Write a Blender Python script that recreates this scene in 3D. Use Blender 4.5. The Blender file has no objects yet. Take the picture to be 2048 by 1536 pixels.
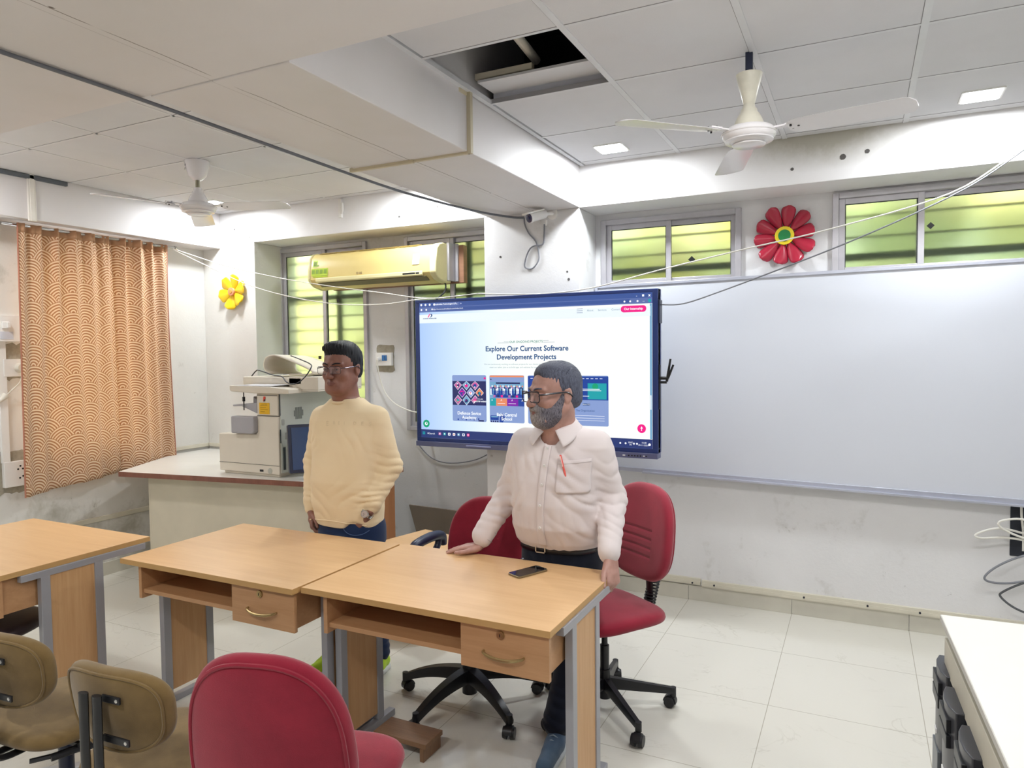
import bpy, math, random
import numpy as np
from mathutils import Vector, Matrix
random.seed(7)
scn = bpy.context.scene
COL = scn.collection
PI = math.pi
# ---------------------------------------------------------------- camera
CAMZ = 1.65
_yaw, _pitch, _roll, _F = 0.458332, 0.0453906, -0.0111585, 1415.06
cd = bpy.data.cameras.new('camera'); cam = bpy.data.objects.new('camera', cd); COL.objects.link(cam)
cd.sensor_width = 36; cd.lens = _F/2048*36; cd.clip_start = .05; cd.clip_end = 60
cy, sy, cp, sp, cr, sr = math.cos(_yaw), math.sin(_yaw), math.cos(_pitch), math.sin(_pitch), math.cos(_roll), math.sin(_roll)
fwd = Vector((-sy, cy, 0)); rt = Vector((cy, sy, 0)); upv = Vector((0, 0, 1))
f2 = fwd*cp-upv*sp; u2 = upv*cp+fwd*sp
r3 = rt*cr+u2*sr; u3 = -rt*sr+u2*cr
m = Matrix((r3, u3, -f2)).transposed().to_4x4(); m.translation = Vector((0, 0, CAMZ))
cam.matrix_world = m; scn.camera = cam
# ---------------------------------------------------------------- colour management, world, lights
vs = scn.view_settings
vs.view_transform = 'Standard'; vs.look = 'None'; vs.gamma = 1.0; vs.exposure = 0.10; vs.use_curve_mapping = False
w = bpy.data.worlds.new('sky'); scn.world = w; w.use_nodes = True
w.node_tree.nodes['Background'].inputs[0].default_value = (.86, .95, 1, 1)
w.node_tree.nodes['Background'].inputs[1].default_value = 5
scn.cycles.use_denoising = True
scn.cycles.max_bounces = 10; scn.cycles.diffuse_bounces = 6; scn.cycles.glossy_bounces = 4; scn.cycles.transmission_bounces = 6
scn.cycles.sample_clamp_indirect = 6
# ceiling panel lamps: (x, y); the light itself comes from a real square panel in the ceiling grid
PANELS = [(-1.33, 4.05), (.5, 4.05), (-2.78, 4.05), (-4.55, 4.0), (.5, 2.1), (-.15, 2.1), (-4.5, 1.95), (1.7, 2.4), (-1.3, -.2), (.8, -.2), (-3.4, -.2), (-1.3, -2.2)]
PANEL_W = [12, 12, 11, 9, 6.5, 9, 10, 3, 15, 12, 15, 9]
ZC = 2.842   # ceiling
ZB = 2.577   # underside of the beams
def area_light(name, x, y, z, s, watts, col):
    l = bpy.data.lights.new(name, 'AREA'); l.shape = 'SQUARE'; l.size = s; l.energy = watts; l.color = col
    o = bpy.data.objects.new(name, l); COL.objects.link(o); o.location = (x, y, z); return o
for (px_, py_), wt in zip(PANELS, PANEL_W):
    zz = ZC if py_ > 1.74 or True else ZB
    area_light('panel_lamp_light', px_, py_, zz-.012, .16, wt*1.55, (1.0, .985, .975) if py_ < 3 else (.93, .97, 1.0))

# ---------------------------------------------------------------- helpers
def lin(c):
    if isinstance(c, str):
        c = c.lstrip('#'); c = [int(c[i:i+2], 16)/255 for i in (0, 2, 4)]
    return tuple(((v/12.92) if v <= .04045 else ((v+.055)/1.055)**2.4) for v in c[:3])
class NT:
    def __init__(s, name):
        s.m = bpy.data.materials.new(name); s.m.use_nodes = True; s.t = s.m.node_tree; s.n = s.t.nodes; s.l = s.t.links
        s.b = s.n['Principled BSDF']; s.out = s.n['Material Output']
    def add(s, typ, **k):
        n = s.n.new(typ)
        for a, v in k.items():
            if a.startswith('i_'):
                key = a[2:]; key = int(key) if key.isdigit() else key
                n.inputs[key].default_value = v
            else: setattr(n, a, v)
        return n
    def link(s, a, b): s.l.new(a, b)
    def math(s, op, a, b=None, c=None):
        n = s.n.new('ShaderNodeMath'); n.operation = op
        for i, v in enumerate((a, b, c)):
            if v is None: continue
            if isinstance(v, (int, float)): n.inputs[i].default_value = v
            else: s.l.new(v, n.inputs[i])
        return n.outputs[0]
    def coord(s, kind='Object'): return s.n.new('ShaderNodeTexCoord').outputs[kind]
    def sep(s, v):
        n = s.n.new('ShaderNodeSeparateXYZ'); s.l.new(v, n.inputs[0]); return n.outputs
    def noise(s, scale, detail=3, rough=.55, vec=None, dist=0):
        n = s.add('ShaderNodeTexNoise'); n.inputs['Scale'].default_value = scale; n.inputs['Detail'].default_value = detail
        n.inputs['Roughness'].default_value = rough; n.inputs['Distortion'].default_value = dist
        s.l.new(vec if vec is not None else s.coord(), n.inputs['Vector']); return n.outputs['Fac']
    def scalevec(s, sc, vec=None):
        n = s.add('ShaderNodeMapping'); n.inputs['Scale'].default_value = sc; s.l.new(vec if vec is not None else s.coord(), n.inputs['Vector']); return n.outputs[0]
    def ramp(s, fac, stops):
        n = s.n.new('ShaderNodeValToRGB'); e = n.color_ramp.elements
        while len(e) < len(stops): e.new(.5)
        for i, (p, c) in enumerate(stops):
            e[i].position = p; e[i].color = (*lin(c), 1) if not isinstance(c, (int, float)) else (c, c, c, 1)
        s.l.new(fac, n.inputs[0]); return n.outputs[0]
    def mix(s, fac, a, b):
        n = s.n.new('ShaderNodeMix'); n.data_type = 'RGBA'
        for sock, v in ((n.inputs[0], fac), (n.inputs[6], a), (n.inputs[7], b)):
            if isinstance(v, (int, float)): sock.default_value = v
            elif isinstance(v, (str, tuple, list)): sock.default_value = (*lin(v), 1)
            else: s.l.new(v, sock)
        return n.outputs[2]
    def bump(s, h, strength=.2, dist=.01):
        n = s.add('ShaderNodeBump'); n.inputs['Strength'].default_value = strength; n.inputs['Distance'].default_value = dist
        s.l.new(h, n.inputs['Height']); s.l.new(n.outputs[0], s.b.inputs['Normal'])
    def base(s, c):
        if isinstance(c, (str, tuple, list)): s.b.inputs['Base Color'].default_value = (*lin(c), 1)
        else: s.l.new(c, s.b.inputs['Base Color'])
    def set(s, **k):
        for a, v in k.items(): s.b.inputs[a.replace('_', ' ')].default_value = v
_mc = {}
def mat(name, c='#cccccc', rough=.5, metal=0, var=.06, vscale=6, bump=0, bscale=60, spec=None, coat=0, c2=None, sheen=0, stretch=None):
    if name in _mc: return _mc[name]
    t = NT(name)
    if c2 is None:
        cc = lin(c); c2 = tuple(max(0, ((v*(1-var)*12.92) if v*(1-var) <= .0031308 else 1.055*(v*(1-var))**(1/2.4)-.055)) for v in cc)
    vec = t.scalevec(stretch) if stretch else t.coord()
    f = t.noise(vscale, 3, .6, vec)
    t.base(t.mix(t.ramp(f, [(.35, 0.0), (.65, 1.0)]), c, c2))
    t.set(Roughness=rough, Metallic=metal)
    if spec is not None: t.b.inputs['Specular IOR Level'].default_value = spec
    if coat: t.b.inputs['Coat Weight'].default_value = coat
    if sheen: t.b.inputs['Sheen Weight'].default_value = sheen
    if bump: t.bump(t.noise(bscale, 4, .6, vec), bump, .004)
    _mc[name] = t.m; return t.m
def emis(name, c, s):
    if name in _mc: return _mc[name]
    t = NT(name); t.base('#000000'); t.set(Roughness=.4)
    t.b.inputs['Emission Color'].default_value = (*lin(c), 1); t.b.inputs['Emission Strength'].default_value = s
    _mc[name] = t.m; return t.m

class MB:
    """collects shapes; build() links them as one mesh object"""
    def __init__(s): s.v = []; s.f = []; s.mi = []; s.uv = None
    def _add(s, vs, fs, m=0, M=None):
        o = len(s.v)
        for p in vs: s.v.append(tuple(M @ Vector(p)) if M is not None else tuple(p))
        for f in fs: s.f.append(tuple(i+o for i in f)); s.mi.append(m)
    def box(s, x0, x1, y0, y1, z0, z1, m=0, M=None):
        v = [(x, y, z) for z in (z0, z1) for y in (y0, y1) for x in (x0, x1)]
        s._add(v, [(0, 2, 3, 1), (4, 5, 7, 6), (0, 1, 5, 4), (2, 6, 7, 3), (0, 4, 6, 2), (1, 3, 7, 5)], m, M); return s
    def rbox(s, x0, x1, y0, y1, z0, z1, r=.01, m=0, M=None, seg=3, axis='z'):
        """box with the four edges along axis rounded"""
        if axis == 'z': a0, a1, b0, b1, c0, c1 = x0, x1, y0, y1, z0, z1
        elif axis == 'y': a0, a1, b0, b1, c0, c1 = z0, z1, x0, x1, y0, y1
        else: a0, a1, b0, b1, c0, c1 = y0, y1, z0, z1, x0, x1
        pts = rrect(a0, a1, b0, b1, r, seg)
        def mp(a, b, c): return (a, b, c) if axis == 'z' else ((b, c, a) if axis == 'y' else (c, a, b))
        n = len(pts)
        v = [mp(a, b, c0) for a, b in pts]+[mp(a, b, c1) for a, b in pts]
        f = [(i, (i+1) % n, n+(i+1) % n, n+i) for i in range(n)]+[tuple(range(n-1, -1, -1)), tuple(range(n, 2*n))]
        s._add(v, f, m, M); return s
    def prism(s, pts, axis, c0, c1, m=0, M=None):
        n = len(pts)
        def mp(a, b, c): return (a, b, c) if axis == 'z' else ((a, c, b) if axis == 'y' else (c, a, b))
        v = [mp(a, b, c0) for a, b in pts]+[mp(a, b, c1) for a, b in pts]
        f = [(i, (i+1) % n, n+(i+1) % n, n+i) for i in range(n)]+[tuple(range(n-1, -1, -1)), tuple(range(n, 2*n))]
        s._add(v, f, m, M); return s
    def loft(s, rings, m=0, cap=True, close=True, M=None):
        n = len(rings[0]); v = [p for r in rings for p in r]; f = []
        for j in range(len(rings)-1):
            for i in range(n if close else n-1):
                a, b = j*n+i, j*n+(i+1) % n; f.append((a, b, b+n, a+n))
        if cap and close: f += [tuple(range(n-1, -1, -1)), tuple(range((len(rings)-1)*n, len(rings)*n))]
        s._add(v, f, m, M); return s
    def tube(s, pts, r, n=10, m=0, smooth=0, M=None, cap=True, flat=1.0):
        P = [Vector(p) for p in pts]
        if smooth: P = catmull(P, smooth)
        R = r if isinstance(r, (list, tuple)) else None
        if R: R = [R[min(int(i*(len(R)-1)/(len(P)-1)), len(R)-2)]*(1-((i*(len(R)-1)/(len(P)-1)) % 1 if i < len(P)-1 else 1))+R[min(int(i*(len(R)-1)/(len(P)-1)), len(R)-2)+1]*((i*(len(R)-1)/(len(P)-1)) % 1 if i < len(P)-1 else 1) for i in range(len(P))]
        rings = []; t = (P[1]-P[0]).normalized()
        u = t.orthogonal().normalized()
        if abs(t.z) < .9: u = Vector((0, 0, 1)).cross(t).normalized()
        for i, p in enumerate(P):
            t2 = (P[min(i+1, len(P)-1)]-P[max(i-1, 0)]).normalized()
            u = (u-t2*u.dot(t2)).normalized(); w_ = t2.cross(u); rr = R[i] if R else r
            rings.append([tuple(p+u*(rr*math.cos(2*PI*k/n))+w_*(rr*flat*math.sin(2*PI*k/n))) for k in range(n)])
        return s.loft(rings, m, cap, True, M)
    def cyl(s, p0, p1, r0, r1=None, n=20, m=0, M=None):
        r1 = r0 if r1 is None else r1
        a, b = Vector(p0), Vector(p1); t = (b-a).normalized(); u = t.orthogonal().normalized(); w_ = t.cross(u)
        rg = [[tuple(p+u*(r*math.cos(2*PI*k/n))+w_*(r*math.sin(2*PI*k/n))) for k in range(n)] for p, r in ((a, r0), (b, r1))]
        return s.loft(rg, m, True, True, M)
    def lathe(s, prof, c=(0, 0, 0), n=32, m=0, M=None):
        rings = [[(c[0]+r*math.cos(2*PI*k/n), c[1]+r*math.sin(2*PI*k/n), c[2]+z) for k in range(n)] for r, z in prof]
        return s.loft(rings, m, True, True, M)
    def ball(s, c, r, n=16, m=0, M=None, sc=(1, 1, 1)):
        rings = [[(c[0]+sc[0]*r*math.sin(a)*math.cos(2*PI*k/n), c[1]+sc[1]*r*math.sin(a)*math.sin(2*PI*k/n), c[2]-sc[2]*r*math.cos(a)) for k in range(n)] for a in [PI*(j+.02)/(n//2+.04) for j in range(n//2+1)]]
        return s.loft(rings, m, True, True, M)
    def grid(s, fn, nu, nv, m=0, uv=False, thick=0):
        """fn(u,v)->point, u,v in 0..1; optional thickness makes it a closed sheet"""
        V = [[Vector(fn(i/nu, j/nv)) for i in range(nu+1)] for j in range(nv+1)]
        o = len(s.v); s.v += [tuple(p) for row in V for p in row]
        if s.uv is None: s.uv = {}
        for j in range(nv+1):
            for i in range(nu+1): s.uv[o+j*(nu+1)+i] = (i/nu, j/nv)
        idx = lambda i, j: o+j*(nu+1)+i
        for j in range(nv):
            for i in range(nu): s.f.append((idx(i, j), idx(i+1, j), idx(i+1, j+1), idx(i, j+1))); s.mi.append(m)
        return s
    def build(s, name, mats, parent=None, smooth=30, bevel=0, solid=0, sub=0, bseg=2, loc=None):
        me = bpy.data.meshes.new(name); me.from_pydata(s.v, [], s.f)
        if not isinstance(mats, (list, tuple)): mats = [mats]
        for mm in mats: me.materials.append(mm)
        if len(mats) > 1: me.polygons.foreach_set('material_index', s.mi)
        if s.uv:
            ul = me.uv_layers.new(name='uv')
            for lp in me.loops: ul.data[lp.index].uv = s.uv.get(lp.vertex_index, (0, 0))
        o = bpy.data.objects.new(name, me); COL.objects.link(o)
        if smooth: me.shade_smooth(); me.set_sharp_from_angle(angle=math.radians(smooth))
        if solid: md = o.modifiers.new('solid', 'SOLIDIFY'); md.thickness = solid; md.offset = 0
        if bevel: md = o.modifiers.new('bevel', 'BEVEL'); md.width = bevel; md.segments = bseg; md.limit_method = 'ANGLE'; md.angle_limit = math.radians(40); md.harden_normals = False
        if sub: md = o.modifiers.new('sub', 'SUBSURF'); md.levels = sub; md.render_levels = sub
        if parent is not None: o.parent = parent
        if loc: o.location = loc
        return o
def rrect(a0, a1, b0, b1, r, seg=3):
    r = min(r, (a1-a0)/2*.999, (b1-b0)/2*.999)
    out = []
    for cx_, cy_, st in ((a1-r, b1-r, 0), (a0+r, b1-r, 90), (a0+r, b0+r, 180), (a1-r, b0+r, 270)):
        for k in range(seg+1):
            a = math.radians(st+90*k/seg); out.append((cx_+r*math.cos(a), cy_+r*math.sin(a)))
    return out
def catmull(P, k):
    out = []
    for i in range(len(P)-1):
        p0, p1, p2, p3 = P[max(i-1, 0)], P[i], P[i+1], P[min(i+2, len(P)-1)]
        for j in range(k):
            t = j/k; out.append(.5*((2*p1)+(p2-p0)*t+(2*p0-5*p1+4*p2-p3)*t*t+(3*p1-p0-3*p2+p3)*t**3))
    out.append(P[-1]); return out
def tag(o, label=None, cat=None, group=None, kind=None):
    if label: o['label'] = label
    if cat: o['category'] = cat
    if group: o['group'] = group
    if kind: o['kind'] = kind
    return o
def thing(name, label, cat, loc=(0, 0, 0), rz=0, group=None):
    o = bpy.data.objects.new(name, None); COL.objects.link(o); o.location = loc; o.rotation_euler = (0, 0, rz); o.empty_display_size = .1
    return tag(o, label, cat, group)
def struct(o): o['kind'] = 'structure'; return o
def copy_tree(o, parent=None):
    c = o.copy(); COL.objects.link(c)
    if parent is not None: c.parent = parent
    for ch in list(o.children): copy_tree(ch, c)
    return c
_fc = {}
def text_into(mb, txt, size, origin, ux, uy, m=0, bold=0.0, align='CENTER', off=0.0):
    """flat lettering added to mb as faces, in the plane of ux, uy at origin"""
    cu = bpy.data.curves.new('t', 'FONT'); cu.body = txt; cu.size = size; cu.align_x = align; cu.align_y = 'CENTER'; cu.offset = bold; cu.resolution_u = 3
    o = bpy.data.objects.new('t', cu); me = o.to_mesh()
    ux, uy = Vector(ux), Vector(uy); nrm = ux.cross(uy); O = Vector(origin)+nrm*off
    mb._add([tuple(O+ux*v.co.x+uy*v.co.y) for v in me.vertices], [tuple(p.vertices) for p in me.polygons], m)
    o.to_mesh_clear(); bpy.data.objects.remove(o); bpy.data.curves.remove(cu)
# ================================================================ ROOM
XL, YW, YF, YN, XR = -5.10, 4.66, 4.343, -4.2, 2.9      # left wall, recessed wall, beam/column face, near wall, right wall
def wall_material(name, c, grime, amt, seed, lowz=.9, edge=None):
    t = NT(name); P = t.coord(); x, y, z = t.sep(P)
    mp = t.add('ShaderNodeMapping'); mp.inputs['Location'].default_value = (seed, seed*1.7, seed*.3); t.link(P, mp.inputs['Vector']); P2 = mp.outputs[0]
    n1 = t.noise(1.6, 5, .65, P2, .3); n2 = t.noise(9, 6, .7, P2, .5); n3 = t.noise(45, 4, .7, P2)
    low = t.math('SUBTRACT', 1.0, t.math('MULTIPLY', z, 1/lowz)); low = t.math('MAXIMUM', low, 0)
    f = t.math('ADD', t.math('MULTIPLY', n1, 1.0), t.math('MULTIPLY', low, .22*amt))
    f = t.math('ADD', f, t.math('MULTIPLY', t.math('SUBTRACT', n2, .5), .35))
    base = t.mix(t.ramp(n1, [(.3, 0.0), (.75, 1.0)]), c, tuple(max(0, v-.035) for v in [int(c[i:i+2], 16)/255 for i in (1, 3, 5)]))
    col = t.mix(t.ramp(f, [(.62, 0.0), (.78, .75)]), base, grime)
    # small peeled patches
    pk = t.ramp(t.math('ADD', n2, t.math('MULTIPLY', low, .08*amt)), [(.68, 0.0), (.72, .4)])
    col = t.mix(pk, col, tuple(v*.80 for v in [int(grime[i:i+2], 16)/255 for i in (1, 3, 5)]))
    t.base(col); t.set(Roughness=.62); t.b.inputs['Specular IOR Level'].default_value = .3
    t.bump(t.math('ADD', n3, t.math('MULTIPLY', n2, 1.2)), .25, .004)
    return t.m
M_wall = wall_material('white painted plaster', '#e2e2e3', '#b3b1aa', .45, 3.1, .75)
M_wallL = wall_material('stained white plaster', '#e2e1dd', '#a5a295', .9, 8.3)
M_beam = mat('white beam paint', '#e4e1e2', .55, var=.05, vscale=1.5, bump=.12, bscale=50)
# ---- floor
t = NT('polished cream floor tile'); P = t.coord(); x, y, z = t.sep(P)
def joint(v, off, pitch, wd):
    a = t.math('FRACT', t.math('MULTIPLY', t.math('SUBTRACT', v, off), 1/pitch)); a = t.math('ABSOLUTE', t.math('SUBTRACT', a, .5))
    return t.math('GREATER_THAN', a, .5-wd/pitch)
J = t.math('MAXIMUM', joint(x, -1.0085, .6375, .0017), joint(y, 4.030, .6335, .0017))
wv = t.noise(1.1, 5, .6, t.scalevec((1, 1.8, 1)), 1.6)
vein = t.math('ABSOLUTE', t.math('SUBTRACT', wv, .5)); vein = t.ramp(vein, [(.0, 1.0), (.010, 0.0)])
vein = t.math('MULTIPLY', vein, t.ramp(t.noise(2.3, 2), [(.45, 0.0), (.7, .55)]))
col = t.mix(t.noise(.8, 3), '#d9d7cd', '#cfccc2'); col = t.mix(vein, col, '#b8b4a8')
col = t.mix(t.ramp(t.noise(3.5, 5, .7), [(.66, 0.0), (.8, .4)]), col, '#bdb8a8')
t.base(t.mix(J, col, '#a8a496')); t.set(Roughness=.13); t.b.inputs['Specular IOR Level'].default_value = .5
t.l.new(t.math('ADD', .1, t.math('MULTIPLY', t.noise(7, 3), .12)), t.b.inputs['Roughness'])
t.bump(t.math('SUBTRACT', 1, J), .3, .002); M_floor = t.m
b = MB(); b.box(XL-.2, XR+.2, YN-.2, YW+.3, -.12, 0); struct(b.build('floor', M_floor, smooth=0))
# ---- back wall with four window openings
def panelled(b, a0, a1, c0, c1, holes, place):
    xs = sorted({a0, a1, *[h[i] for h in holes for i in (0, 1)]}); zs = sorted({c0, c1, *[h[i] for h in holes for i in (2, 3)]})
    for i in range(len(xs)-1):
        for j in range(len(zs)-1):
            mx, mz = (xs[i]+xs[i+1])/2, (zs[j]+zs[j+1])/2
            if any(h[0] < mx < h[1] and h[2] < mz < h[3] for h in holes): continue
            place(xs[i], xs[i+1], zs[j], zs[j+1])
WIN = [(-4.53, -3.59, 1.04, 2.555), (-3.22, -2.36, 1.04, 2.555), (-1.60, -.68, 2.06, 2.535), (-.16, 1.10, 2.06, 2.565)]
b = MB(); panelled(b, XL-.2, XR+.2, 0, 3.3, WIN, lambda x0, x1, z0, z1: b.box(x0, x1, YW, YW+.2, z0, z1))
struct(b.build('wall_back', M_wall, smooth=0))
b = MB(); b.box(XL, -4.503, YF, YW, 0, ZB); struct(b.build('wall_back_pier', M_wallL, smooth=0, bevel=.004))
b = MB(); b.box(-2.345, -1.645, YF, YW, 0, ZB); struct(b.build('wall_back_column', M_wall, smooth=0, bevel=.004))
b = MB(); b.box(XL, XR, YF, YW+.2, ZB, 3.3)
# ---- stained beam over the recessed wall
t = NT('stained beam plaster'); P = t.coord(); x, y, z = t.sep(P)
n1 = t.noise(3.2, 6, .7, None, .4); n2 = t.noise(22, 4, .7)
mx = t.math('SUBTRACT', 1, t.math('MULTIPLY', t.math('ABSOLUTE', t.math('ADD', x, .20)), 1.5)); mx = t.math('MAXIMUM', mx, 0)
mz = t.math('MULTIPLY', t.math('MAXIMUM', t.math('SUBTRACT', z, 2.60), 0), 2.0)
f = t.math('MULTIPLY', t.math('MULTIPLY', mx, mz), t.math('ADD', .4, t.math('MULTIPLY', t.math('ADD', n1, t.math('MULTIPLY', n2, .5)), 1.6)))
t.base(t.mix(t.ramp(f, [(.1, 0.0), (.55, .8)]), t.mix(t.ramp(n1, [(.55, 0.0), (.8, .5)]), '#e7e6e6', '#d4d2ca'), '#a29e8c')); t.set(Roughness=.6)
t.bump(t.math('ADD', n2, n1), .3, .004); M_beamst = t.m
struct(b.build('trim_back_beam', M_beamst, smooth=0, bevel=.004))
# ---- left wall with window, beam
LW = (2.86, 3.78, .95, 2.4)
b = MB(); panelled(b, YN-.2, YW, 0, 3.3, [LW], lambda y0, y1, z0, z1: b.box(XL-.2, XL, y0, y1, z0, z1))
struct(b.build('wall_left', M_wallL, smooth=0))
b = MB(); b.box(XL, -4.888, YN, YF, 2.552, 3.3); struct(b.build('trim_left_beam', M_beam, smooth=0, bevel=.004))
b = MB(); b.box(-4.888, -4.872, 2.79, 2.84, 2.54, ZC); b.box(-4.875, -4.868, 2.80, 2.83, 2.54, ZC); struct(b.build('trim_beam_trunking', mat('white trunking', '#eeeae2', .4), smooth=0, bevel=.003))
b = MB(); b.box(XR, XR+.2, YN-.2, YW, 0, 3.3); struct(b.build('wall_right', M_wall, smooth=0))
b = MB(); b.box(XL, XR, YN-.2, YN, 0, 3.3); struct(b.build('wall_front', M_wall, smooth=0))
# ---- beam running away from the camera and cross beam over the room
t = NT('cracked beam plaster'); P = t.coord(); x, y, z = t.sep(P)
wob = t.math('MULTIPLY', t.math('SUBTRACT', t.noise(5, 4), .5), .02)
d = t.math('ABSOLUTE', t.math('ADD', t.math('ADD', x, 1.945), wob))
under = t.math('LESS_THAN', z, ZB+.004)
cr1 = t.math('MULTIPLY', t.math('LESS_THAN', d, .0022), t.ramp(t.noise(3, 3), [(.38, 0.0), (.45, .8)]))
cr2 = t.math('LESS_THAN', t.math('ABSOLUTE', t.math('ADD', x, 1.975)), .0012)
cr2 = t.math('MULTIPLY', cr2, .35)
sp_ = t.math('MULTIPLY', t.math('LESS_THAN', d, .012), t.ramp(t.noise(11, 2), [(.70, 0.0), (.72, 1.0)]))
k = t.math('MULTIPLY', under, t.math('MAXIMUM', t.math('MAXIMUM', cr1, cr2), sp_))
cc = t.mix(t.ramp(t.noise(1.3, 4), [(.35, 0.0), (.7, 1.0)]), '#dedbdc', '#d5d2d0')
t.base(t.mix(k, cc, '#6d625c')); t.set(Roughness=.55); t.bump(t.noise(40, 3), .12, .003); M_crack = t.m
b = MB(); b.box(XL+.2, XR, .35, 1.74, ZB, 3.3); b.box(-2.285, -1.632, 1.74, 2.88, ZB-.004, 3.3); struct(b.build('trim_cross_beam', M_crack, smooth=0, bevel=.004))
b = MB(); b.box(-2.31, -1.64, 2.88, YF, ZB, 3.3); struct(b.build('trim_long_beam', M_crack, smooth=0, bevel=.004))
b = MB(); M_strip = mat('aged cream trim strip', '#c9bfa4', .5)
b.box(-2.31, -1.93, 2.866, 2.884, ZB-.018, ZB+.002); b.box(-1.93, -1.622, 2.872, 2.890, ZB-.014, ZB+.002); b.box(-1.636, -1.612, 2.868, 2.892, ZB-.014, ZC); b.box(-1.645, -1.627, 2.80, 2.868, ZC-.02, ZC)
struct(b.build('trim_beam_joint', M_strip, smooth=0, bevel=.002))
# ---- ceiling: tiles on a grid of tees, with one tile pushed out of place
M_tile = mat('off-white ceiling tile', '#d9d9dc', .8, var=.05, vscale=2.2, bump=.15, bscale=220)
M_tee = mat('white ceiling tee', '#dcdde0', .4)
M_dark = mat('dark void', '#2c2d36', .9)  # colour holds the darkness of the unlit space above the ceiling
gx = [-4.88, -4.28, -3.68, -3.08, -2.48, -1.6, -1.0, -.4, .2, .8, 1.4, 2.0, 2.6, XR]
gy = [1.27, 1.87, 2.47, 3.07, 3.67, 4.27, YF]
def tiles(name, xs, ys, skip=()):
    b = MB()
    for i in range(len(xs)-1):
        for j in range(len(ys)-1):
            if (i, j) in skip: continue
            b.box(xs[i]+.004, xs[i+1]-.004, ys[j]+.004, ys[j+1]-.004, ZC, ZC+.012)
    return struct(b.build(name, M_tile, smooth=0))
tiles('ceiling', gx[5:], [1.70]+gy[1:], skip=((0, 2),))
tiles('ceiling_left', gx[:4]+[-2.48, -2.29], [1.70]+gy[1:])
tiles('ceiling_near', [XL+.2]+[-4.3+.6*i for i in range(12)]+[XR], [YN]+[-4+.6*i for i in range(1, 8)]+[.36])
b = MB()
for x in gx[6:-1]: b.box(x-.013, x+.013, 1.74, YF, ZC-.003, ZC+.02)
b.box(-1.632, -1.606, 1.74, YF, ZC-.003, ZC+.02)
for x in gx[1:5]: b.box(x-.008, x+.008, 1.74, YF, ZC-.002, ZC+.02)
for y in gy[1:6]:
    b.box(-1.61, XR, y-.008, y+.008, ZC-.002, ZC+.02); b.box(-4.88, -2.31, y-.008, y+.008, ZC-.002, ZC+.02)
struct(b.build('trim_ceiling_grid', M_tee, smooth=0))
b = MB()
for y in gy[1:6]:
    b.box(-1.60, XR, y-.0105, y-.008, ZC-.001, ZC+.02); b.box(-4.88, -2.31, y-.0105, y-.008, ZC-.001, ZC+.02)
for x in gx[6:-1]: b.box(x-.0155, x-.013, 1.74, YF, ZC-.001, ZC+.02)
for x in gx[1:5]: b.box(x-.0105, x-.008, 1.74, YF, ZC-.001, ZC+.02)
struct(b.build('trim_tee_shadow_strip', mat('grey shadow strip', '#8d8c8e', .8), smooth=0))  # solid grey strips draw the shadow line beside each tee
b = MB(); b.box(-4.9, -4.868, 2.62, 3.05, ZC-.03, ZC-.002); b.box(-4.9, -4.868, 1.74, 2.62, ZC-.022, ZC-.002); struct(b.build('trim_grey_cable_channel', mat('grey channel', '#5a6068', .6), smooth=0, bevel=.003))
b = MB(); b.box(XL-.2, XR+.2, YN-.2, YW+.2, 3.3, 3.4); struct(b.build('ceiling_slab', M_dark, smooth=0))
b = MB(); b.box(-1.60, -1.01, 3.078, 3.084, ZC+.012, 2.892); struct(b.build('trim_hole_edge', mat('grey perforated strip', '#b9bac2', .7, bump=.5, bscale=300), smooth=0))
b = MB(); b.box(-1.63, -.9, 3.5, 3.52, ZC+.02, 3.3); b.box(-.9, -.88, 2.3, 3.52, ZC+.02, 3.3); struct(b.build('ceiling_void_dark_sheets', M_dark, smooth=0))  # dark sheets added around the hole to stand for unlit depth
M_pvc = mat('white pvc pipe', '#e2ddd2', .35)
M3 = Matrix.Translation((-1.31, 3.215, 2.900)) @ Matrix.Rotation(math.radians(1), 4, 'X')
b = MB(); b.box(-.288, .288, -.30, .30, -.006, .006, M=M3); tag(b.build('ceiling_tile', M_tile, smooth=0, bevel=.001), 'white ceiling tile lifted and tilted at the far side of the open hole', 'ceiling tile')
b = MB(); b.cyl((-1.30, 2.30, 3.03), (-1.365, 3.06, 3.00), .021); tag(b.build('conduit_pipe', M_pvc), 'white round pipe seen inside the dark ceiling hole', 'pipe')
b = MB(); b.box(-1.62, -1.33, 2.93, 2.96, 2.912, 2.94); tag(b.build('metal_batten', mat('cream batten', '#d9d0bb', .5), bevel=.002), 'short cream batten lying along the far edge of the ceiling hole', 'batten')
# ---- skirting and conduits
M_skirt = mat('beige skirting tile', '#cfccbf', .25, var=.1, vscale=4)
b = MB()
xk = [-1.645+.0, -1.0085]+[-1.0085+.6375*i for i in range(1, 7)]
for i in range(len(xk)-1): b.box(xk[i]+.0012, min(xk[i+1], XR)-.0012, YW-.010, YW, 0, .098)
struct(b.build('baseboard_back', M_skirt, smooth=0, bevel=.001))
b = MB(); b.box(XL, XL+.01, 1.0, YF, 0, .098); struct(b.build('baseboard_left', M_skirt, smooth=0))
M_trk = mat('cream cable trunking', '#d6d1c0', .4, var=.08)
b = MB(); b.box(-1.645, -.93, YW-.022, YW, .108, .150); b.box(-.92, 1.6, YW-.022, YW, .100, .142)
b.box(-1.645, -.93, YW-.025, YW-.02, .114, .132); b.box(-.92, 1.6, YW-.025, YW-.02, .106, .124)
for x in (-1.3, -.98, -.84, -.3, .05, .32): b.cyl((x, YW-.03, .12), (x, YW-.02, .12), .006, m=1, n=10)
struct(b.build('trim_floor_trunking', [M_trk, M_dark], smooth=0))
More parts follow.
